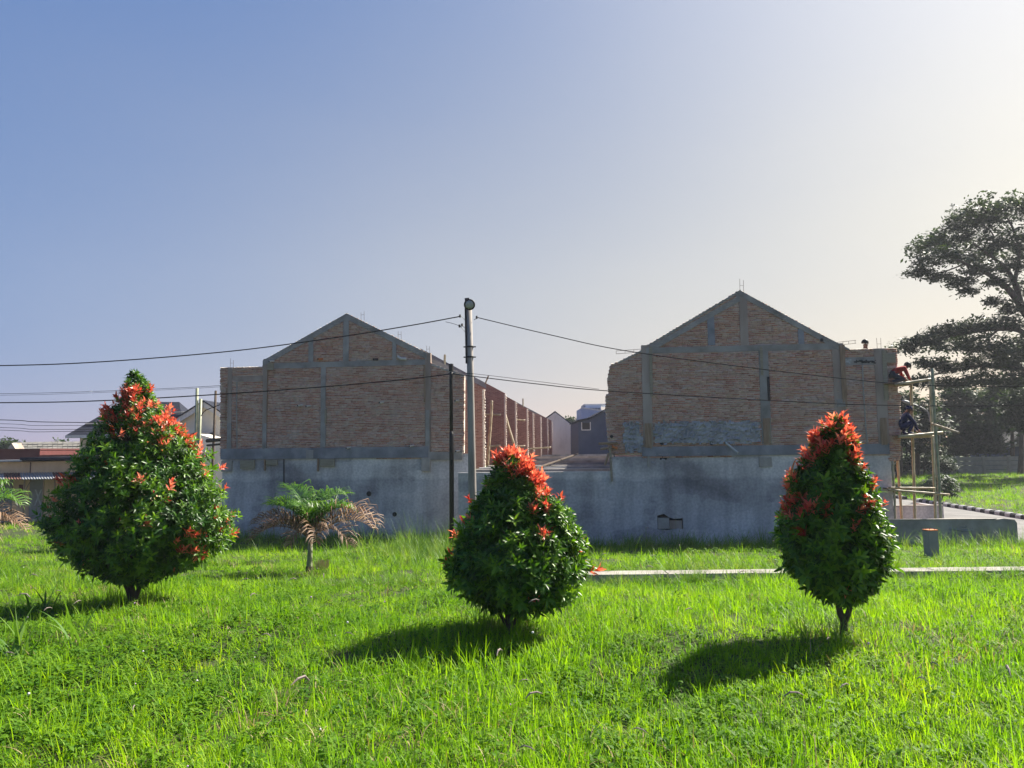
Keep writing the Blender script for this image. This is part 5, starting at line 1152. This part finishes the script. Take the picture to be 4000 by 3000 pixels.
for lb, d, pads, lx in [('dense dark tree behind the middle scaffold platform', 70, [(3560, 1640, 70, 50), (3600, 1600, 60, 45), (3540, 1700, 60, 60), (3640, 1680, 70, 60), (3580, 1750, 90, 40)], 3580),
                        ('broad dark tree beyond the panel fence under the rain tree canopy', 78, [(3720, 1600, 80, 50), (3800, 1580, 90, 50), (3760, 1660, 110, 60), (3700, 1720, 80, 50), (3820, 1720, 90, 50), (3860, 1620, 80, 50), (3660, 1660, 70, 60), (3740, 1540, 70, 40)], 3770),
                        ('dark tree beside the blue walled house beyond the fence', 80, [(3900, 1570, 90, 60), (3960, 1630, 90, 60), (3880, 1670, 80, 60), (3860, 1740, 70, 40), (4050, 1580, 110, 90)], 3950),
                        ('lighter green leafy tree at the foot of the rain tree', 72, [(3960, 1420, 70, 40), (3990, 1360, 60, 40), (3900, 1540, 50, 40), (3990, 1520, 60, 50)], 3985),
                        ('dense dark tree hiding the rain tree trunk', 64, [(4010, 1570, 90, 80), (4080, 1660, 100, 80), (3960, 1640, 60, 45), (4120, 1560, 90, 90), (4120, 1760, 90, 60)], 4090),
                        ('dark thicket tree left of the panel fence', 66, [(3540, 1560, 40, 30), (3520, 1620, 50, 50), (3500, 1700, 60, 60), (3480, 1640, 60, 70)], 3510)]:
    tree(lb, d, pads, [([(lx, 1850), (lx + 5, 1740), (lx, 1640)], .28, .12)], 17, 'far_leaf', 'trees behind the fence', 1.0)
for lb, d, pads, lx in [('low dark bush at the end of the panel fence', 72, [(3610, 1800, 70, 40), (3660, 1810, 60, 35), (3690, 1830, 40, 25), (3560, 1810, 60, 40), (3520, 1825, 50, 30)], 3610),
                        ('low bush behind the panel fence top', 77, [(3760, 1760, 70, 25), (3850, 1755, 60, 28), (3890, 1760, 40, 25), (3720, 1770, 50, 25)], 3800)]:
    tree(lb, d, pads, [([(lx, 1850), (lx, 1810)], .1, .05)], 11, 'far_leaf', None, .8, 'bush', cat='bush')
tree('distant green tree behind the dark red building', 80, [(20, 1745, 60, 30), (70, 1750, 30, 22), (-60, 1740, 60, 40)], [([(20, 1800), (20, 1750)], .2, .1)], 8, 'far_leaf')
tree('small distant tree beyond the tiled roof by the cream house', 78, [(235, 1745, 22, 24), (215, 1755, 20, 18)], [([(232, 1800), (232, 1755)], .15, .08)], 12, 'far_leaf')
tree('round green treetop behind the white gable house', 95, [(2225, 1650, 30, 18), (2250, 1660, 25, 18), (2205, 1660, 20, 14)], [([(2230, 1780), (2230, 1665)], .2, .1)], 6, 'far_leaf')
# bare tree
bb = at(2240, 1700, 90); bt = empty('bare_tree', (bb.x, bb.y, GZ)); tag(bt, 'leafless grey tree twigs between the white and blue houses', 'tree')
mb = MB(); rgq = random.Random(4)
def grow(p, d, L, r_, k):
    q = p + d * L; mb.tube([p, q], [r_, r_ * .7], 5, False)
    if k:
        for _ in range(3):
            nd = (d + Vector((rgq.gauss(0, .45), rgq.gauss(0, .45), rgq.gauss(.1, .3)))).normalized(); grow(q, nd, L * rgq.uniform(.6, .8), r_ * .6, k - 1)
zc = at(2240, 1665, 90).z - GZ
mb.tube([(0, 0, 0), (.1, 0, zc - 1.2)], [.16, .1], 7); mb.build('trunk', 'greywall', bt, True); mb = MB()
grow(Vector((.1, 0, zc - 1.3)), Vector((0, 0, 1)), .75, .06, 4); mb.build('twigs', 'greywall', bt)['kind'] = 'stuff'

# cassava-like shrub by the kerb
cp = at(3672, 1960, 38.2); cs = empty('leafy_plant', (kx(38.6) + .75, 38.6, GZ)); tag(cs, 'dark leafy plant with hand shaped leaves growing by the painted kerb', 'plant')
tpl = []
for _ in range(4):
    V_, F_ = [], []; o_ = 0
    for k in range(6):
        lv, lf = leaf_tpl(.22 * rgt.uniform(.8, 1.1), .025, .5); a = -1.6 + k * .62; c_, s_ = math.cos(a), math.sin(a); V_.append(lv @ np.array([[c_, -s_, 0], [s_, c_, 0], [0, 0, 1]]).T); F_.append(lf + o_); o_ += 8
    tpl.append((np.concatenate(V_), np.concatenate(F_)))
n = 260; th_ = rng.uniform(0, 6.28, n); zr = rng.uniform(.35, 1.35, n); rr = .95 * np.sqrt(rng.uniform(.1, 1, n)) * np.sin(np.clip((zr - .1) / 1.35, 0.05, .97) * np.pi) ** .5
scatter('leaves', tpl, np.stack([rr * np.cos(th_), rr * np.sin(th_), zr], 1), np.stack([np.cos(th_) * .6, np.sin(th_) * .6, np.full(n, 1.)], 1), rng.uniform(.8, 1.3, n), 'far_leaf', cs)
for k in range(5): a = k * 1.26; MB().tube([(0, 0, 0), (.25 * math.cos(a), .25 * math.sin(a), .6), (.55 * math.cos(a), .55 * math.sin(a), 1.05)], [.025, .018, .01], 6).build('stem', 'bark', cs)

# ---- grass: clump meshes instanced on scattered points (one piece of stuff per kind)
src = bpy.data.collections.new('grass_sources')
def blade(mb, p, az, h, wd, bend, curl=0.0, seg=4):
    hd_ = Vector((math.cos(az), math.sin(az), 0)); sd_ = Vector((-math.sin(az), math.cos(az), 0)); o = len(mb.v); q = Vector(p); e = math.pi / 2 - bend * .25
    for i in range(seg + 1):
        t = i / seg; w_ = wd * (1 - t ** 1.8) * (.75 + .25 * min(1, t * 4)) + .0004
        mb.v += [tuple(q - sd_ * w_), tuple(q + sd_ * w_)]; e -= bend / seg; q = q + (hd_ * math.cos(e) + Vector((0, 0, 1)) * math.sin(e)) * (h / seg)
    mb.f += [(o + 2 * i, o + 2 * i + 1, o + 2 * i + 3, o + 2 * i + 2) for i in range(seg)]; return q
def clump(name, n, rad, hmin, hmax, wmin, wmax, bend, mat, rg, seeds=0):
    mb = MB()
    for k in range(n):
        a = rg.uniform(0, 6.28); r_ = rad * math.sqrt(rg.random()); az = a + rg.gauss(0, .9)
        blade(mb, (r_ * math.cos(a), r_ * math.sin(a), -.01), az, rg.uniform(hmin, hmax), rg.uniform(wmin, wmax), abs(rg.gauss(bend, bend * .6)))
    nf = len(mb.f)
    for k in range(seeds):
        a = rg.uniform(0, 6.28); p = (rad * .5 * math.cos(a), rad * .5 * math.sin(a), 0); az = rg.uniform(0, 6.28)
        q = blade(mb, p, az, hmax * 1.25, .0025, .7); 
    nf2 = len(mb.f)
    o = mesh_obj(name, mb.v, mb.f, mat); C.objects.unlink(o); src_c.objects.link(o); return o
def weed(name, n, rad, h, L, mat, rg, flower=False):
    V_, F_ = [], []; o_ = 0
    for k in range(n):
        lv, lf = leaf_tpl(L * rg.uniform(.6, 1.2), L * .32 * rg.uniform(.8, 1.2), rg.uniform(-.1, .5)); a = rg.uniform(0, 6.28); el = rg.uniform(-.2, .7); r_ = rad * math.sqrt(rg.random()); c_, s_ = math.cos(a), math.sin(a); ce, se = math.cos(el), math.sin(el)
        v = lv @ np.array([[ce, 0, -se], [0, 1, 0], [se, 0, ce]]).T @ np.array([[c_, -s_, 0], [s_, c_, 0], [0, 0, 1]]).T + [r_ * math.cos(a + 2), r_ * math.sin(a + 2), h * (rg.random() ** .7) * (1 - .5 * (r_ / rad) ** 2)]
        V_.append(v); F_.append(lf + o_); o_ += 8
    o = np_mesh(name, np.concatenate(V_), np.concatenate(F_), mat); C.objects.unlink(o); src_c.objects.link(o); return o
def seedhead(name, rg):
    mb = MB(); q = blade(mb, (0, 0, 0), 0, .46, .0022, .5, seg=5); n0 = len(mb.f)
    mb.tube([q, q + Vector((.025, 0, .015)), q + Vector((.055, 0, .012)), q + Vector((.08, 0, -.002))], [.002, .0045, .004, .001], 5)
    o = mesh_obj(name, mb.v, mb.f, 'grass'); o.data.materials.append(M['seed']); 
    for i, p in enumerate(o.data.polygons):
        if i >= n0: p.material_index = 1
    C.objects.unlink(o); src_c.objects.link(o); return o
def flowerlet(name, rg, mat):
    mb = MB(); q = blade(mb, (0, 0, 0), 0, .2, .002, .25, seg=3); n0 = len(mb.f)
    mb.lathe([(.001, -.008), (.007, -.003), (.008, .003), (.002, .008)], q, 6)
    o = mesh_obj(name, mb.v, mb.f, 'weed'); o.data.materials.append(M[mat])
    for i, p in enumerate(o.data.polygons):
        if i >= n0: p.material_index = 1
    C.objects.unlink(o); src_c.objects.link(o); return o
def gn_scatter(name, label, coll, P, rot, scl, idx):
    me = bpy.data.meshes.new(name); me.vertices.add(len(P)); me.vertices.foreach_set('co', np.asarray(P, np.float32).ravel())
    for an, ty, dat in (('rot', 'FLOAT_VECTOR', rot), ('scl', 'FLOAT_VECTOR', scl), ('idx', 'INT', idx)):
        a = me.attributes.new(an, ty, 'POINT'); a.data.foreach_set('vector' if ty == 'FLOAT_VECTOR' else 'value', np.asarray(dat, np.float32 if ty == 'FLOAT_VECTOR' else np.int32).ravel())
    o = bpy.data.objects.new(name, me); C.objects.link(o); tag(o, label, name.replace('_', ' '), kind='stuff')
    g = bpy.data.node_groups.new(name, 'GeometryNodeTree'); g.interface.new_socket('Geometry', in_out='INPUT', socket_type='NodeSocketGeometry'); g.interface.new_socket('Geometry', in_out='OUTPUT', socket_type='NodeSocketGeometry')
    gi, go = g.nodes.new('NodeGroupInput'), g.nodes.new('NodeGroupOutput'); ip = g.nodes.new('GeometryNodeInstanceOnPoints'); ci = g.nodes.new('GeometryNodeCollectionInfo')
    ci.inputs['Collection'].default_value = coll; ci.inputs['Separate Children'].default_value = True; ci.inputs['Reset Children'].default_value = True; ip.inputs['Pick Instance'].default_value = True
    def na(nm, ty): q = g.nodes.new('GeometryNodeInputNamedAttribute'); q.data_type = ty; q.inputs['Name'].default_value = nm; return q.outputs['Attribute']
    L = g.links; L.new(gi.outputs[0], ip.inputs['Points']); L.new(ci.outputs[0], ip.inputs['Instance']); L.new(na('idx', 'INT'), ip.inputs['Instance Index']); L.new(na('rot', 'FLOAT_VECTOR'), ip.inputs['Rotation']); L.new(na('scl', 'FLOAT_VECTOR'), ip.inputs['Scale']); L.new(ip.outputs[0], go.inputs[0])
    o.modifiers.new('scatter', 'NODES').node_group = g; return o

# where grass may stand
def faceline(F, x): return F.o.y - math.tan(F.a) * (x - F.o.x)
xRb0 = FR.world(uM, 0, 0).x; xRb1 = FR.world(uB, 0, 0).x; xLb0 = FL.world(uL0, 0, 0).x; xLb1 = FL.world(uLR, 0, 0).x
def allowed(x, y):
    ok = np.abs(x) < .72 * y + 2.6
    lim = np.where(x < xLb0, 33.6, np.where(x < xRb0, FL.o.y - math.tan(FL.a) * (x - FL.o.x), np.where(x < xRb1, FR.o.y - math.tan(FR.a) * (x - FR.o.x), 21.45))) - .06
    front = y < lim
    field = (x > kx(y) + .22) & (y > 22) & (y < 73.5)
    yp = y - (12.95 - .012 * x); onpath = (yp > -.55) & (yp < .21) & (x > 1.0) & (x < 13)
    return ok & (front | field) & ~onpath
def pnoise(x, y, s, sd=0):
    return (np.sin(x * s + 1.3 * np.sin(y * s * .7 + sd) + sd) + np.sin(y * s * 1.3 + 1.7 * np.sin(x * s * .6 + sd * 2)) + np.sin((x + y) * s * .8 + sd * 3)) / 3
def field_points(y0, y1, dens):
    A = 2 * (.72 * y1 + 2.6) * (y1 - y0); n = int(A * dens); x = rng.uniform(-(.72 * y1 + 2.6), .72 * y1 + 2.6, n); y = rng.uniform(y0, y1, n); k = allowed(x, y); return x[k], y[k]
bands = [(3.6, 6, 290), (6, 9, 210), (9, 13, 130), (13, 18, 66), (18, 27, 26), (27, 45, 9), (45, 74, 4.5)]
rgc = random.Random(12)
src_c = bpy.data.collections.new('meadow_clumps')
for k in range(5): clump('a_tuft%d' % k, 15, .07, .05, .13, .0024, .0044, .9, 'grass', rgc)
for k in range(4): clump('b_tuft%d' % k, 9, .06, .10, .22, .0024, .0048, .85, 'grass', rgc)
for k in range(4): weed('c_weed%d' % k, 22, .10, .10, .04, 'weed', rgc)
for k in range(2): seedhead('d_seed%d' % k, rgc)
M['straw'] = leaf_mat('straw', [(.20, .15, .07), (.34, .27, .13), (.45, .38, .22)], .3, .7, .2, objrand=True)
for k in range(2): clump('f_straw%d' % k, 9, .07, .07, .20, .002, .0045, 1.2, 'straw', rgc)
flowerlet('e_flower0', rgc, 'trim'); flowerlet('e_flower1', rgc, 'bloom')
PX, RX, SX, IX = [], [], [], []
for y0, y1, dn in bands:
    x, y = field_points(y0, y1, dn); n = len(x); u = rng.random(n)
    wn = .6 * pnoise(x, y, .9, 1) + .7 * np.clip((-1.0 - x) / 2, -.6, .8) * (y < 10); tall = pnoise(x, y, .6, 4)
    pw_ = np.clip(.18 + .55 * wn, .04, .75) * np.where(y > 20, .3, 1); idx = np.where(u < pw_, 9 + rng.integers(0, 4, n), np.where(rng.random(n) < np.clip(.24 + .45 * tall, .05, .6), 5 + rng.integers(0, 4, n), rng.integers(0, 5, n)))
    r2 = rng.random(n); idx = np.where((r2 < .004) & (y < 20), 13 + rng.integers(0, 2, n), idx); idx = np.where((r2 > .998) & (y < 14), 15 + rng.integers(0, 2, n), idx)
    idx = np.where(rng.random(n) < np.clip(.025 + .14 * pnoise(x, y, 1.4, 9), .004, .16), 17 + rng.integers(0, 2, n), idx)
    s = rng.uniform(.75, 1.3, n) * (1 + .22 * pnoise(x, y, 1.7, 2)) * (1 + np.clip((y - 12) / 40, 0, 1.0) * 1.1)
    # trodden, thinner patches
    keep = rng.random(n) < np.clip(1.05 + .75 * pnoise(x, y, 1.1, 7) + .3 * pnoise(x, y, 3.1, 5), .12, 1)
    x, y, idx, s = x[keep], y[keep], idx[keep], s[keep]; n = len(x)
    PX.append(np.stack([x, y, gz(x, y)], 1)); RX.append(np.stack([rng.normal(0, .10, n), rng.normal(0, .10, n), rng.uniform(0, 6.28, n)], 1)); SX.append(np.stack([s, s, s * rng.uniform(.8, 1.2, n)], 1)); IX.append(idx)
gn_scatter('grass', 'bright green grass and low weeds covering the vacant lot', src_c, np.concatenate(PX), np.concatenate(RX), np.concatenate(SX), np.concatenate(IX))
# tall grass along the wall, by the path edge and in rough patches
src_c = bpy.data.collections.new('tall_clumps')
for k in range(4): clump('a_tall%d' % k, 16, .10, .35, .75, .004, .008, .75, 'cogon', rgc, 1)
for k in range(2): clump('b_reed%d' % k, 14, .12, .7, 1.25, .004, .009, .8, 'cogon', rgc, 2)
PX, RX, SX, IX = [], [], [], []
def tallset(n, fx, reed=0.0, smin=.7, smax=1.1):
    x, y = fx(n); k = allowed(x, y); x, y = x[k], y[k]; n = len(x); s = rng.uniform(smin, smax, n)
    PX.append(np.stack([x, y, gz(x, y)], 1)); RX.append(np.stack([rng.normal(0, .12, n), rng.normal(0, .12, n), rng.uniform(0, 6.28, n)], 1)); SX.append(np.stack([s, s, s], 1)); IX.append(np.where(rng.random(n) < reed, 4 + rng.integers(0, 2, n), rng.integers(0, 4, n)))
def alongwall(n):
    x = rng.uniform(-9.5, 10.5, n); lim = np.where(x < xRb0, FL.o.y - math.tan(FL.a) * (x - FL.o.x), FR.o.y - math.tan(FR.a) * (x - FR.o.x)); return x, lim - .1 - np.abs(rng.normal(0, 1.3, n))
tallset(520, alongwall, .05, .5, .95)
tallset(170, lambda n: (rng.normal(-2.2, 1.0, n), rng.normal(20.4, .9, n)), .3, .6, 1.0)       # by the black post
tallset(120, lambda n: (rng.normal(-1.6, 1.2, n), rng.normal(17.0, 1.4, n)), .05, .4, .8)
tallset(640, lambda n: (rng.uniform(-4, 12, n), rng.normal(12.25, .13, n)), 0, .25, .52)            # in front of the path
tallset(160, lambda n: (rng.uniform(1, 12, n), rng.normal(13.5, .3, n)), .02, .4, .7)
tallset(120, lambda n: (rng.uniform(10.5, 15, n), rng.normal(20.4, .6, n)), 0, .5, .9)
tallset(90, lambda n: (rng.uniform(-12, -6, n), rng.normal(13, 2.0, n)), .1, .5, .9)
for cx_, cy_ in ((515, 2372), (1990, 2482), (3300, 2492)):
    b = on_ground(cx_, cy_); tallset(16, lambda n: (rng.normal(b.x, .25, n), rng.normal(b.y + .1, .2, n)), 0, .35, .6)
tallset(260, lambda n: (kx(38) + rng.uniform(.4, 22, n), rng.uniform(30, 70, n)), 0, .5, 1.0)
gn_scatter('tall_grass', 'taller coarse grass along the cement wall and footpath', src_c, np.concatenate(PX), np.concatenate(RX), np.concatenate(SX), np.concatenate(IX))
# broad-bladed grass plants at the left edge of the lot
def broad_plant(px, py, n, h, label, seed):
    rg = random.Random(seed); b = on_ground(px, py); mb = MB(); tn = []
    for k in range(n):
        blade(mb, (rg.gauss(0, .05), rg.gauss(0, .05), -.02), rg.uniform(0, 6.28), h * rg.uniform(.6, 1.1), rg.uniform(.011, .019), abs(rg.gauss(.8, .4)), seg=7)
    c_ = [rg.random() for _ in range(n)]; tn = [c_[i // 16] for i in range(len(mb.v))]
    o = mb.build('blade_grass_plant', 'cogon_tone', None, True, tone=tn); o.location = b; tag(o, label, 'plant')
M['cogon_tone'] = leaf_mat('cogon_tone', [(.05, .13, .02), (.10, .22, .03), (.17, .28, .06)], .4, .45, .35, tcol=(1.4, 1.3, .5))
broad_plant(60, 2590, 18, .62, 'broad bladed grass plant in the shade of the tall shrub, the biggest', 1)
broad_plant(300, 2520, 9, .5, 'broad bladed grass plant with few upright blades by the tall shrub shadow', 2)
broad_plant(150, 2400, 10, .45, 'small broad bladed grass plant beside the tall shrub trunk', 5)
broad_plant(350, 2680, 4, .36, 'lone broad grass blades in the low weeds', 8)
broad_plant(2500, 2440, 7, .34, 'thin broad bladed tuft between the rounded and slender shrubs', 9)

# ---- humid air that fades the far trees
hb = MB().box(-70, 95, -8, 118, -2.2, 30).build('haze', None); hb['kind'] = 'stuff'; tag(hb, 'thin humid haze over the whole lot', 'haze', kind='stuff')
hm = bpy.data.materials.new('haze'); hm.use_nodes = True; hn = hm.node_tree
for nd in list(hn.nodes):
    if nd.type == 'BSDF_PRINCIPLED': hn.nodes.remove(nd)
pv = hn.nodes.new('ShaderNodeVolumePrincipled'); pv.inputs['Color'].default_value = (.88, .92, 1, 1); pv.inputs['Density'].default_value = .00045; pv.inputs['Anisotropy'].default_value = .2
hn.links.new(pv.outputs[0], hn.nodes['Material Output'].inputs['Volume']); hb.data.materials.append(hm)
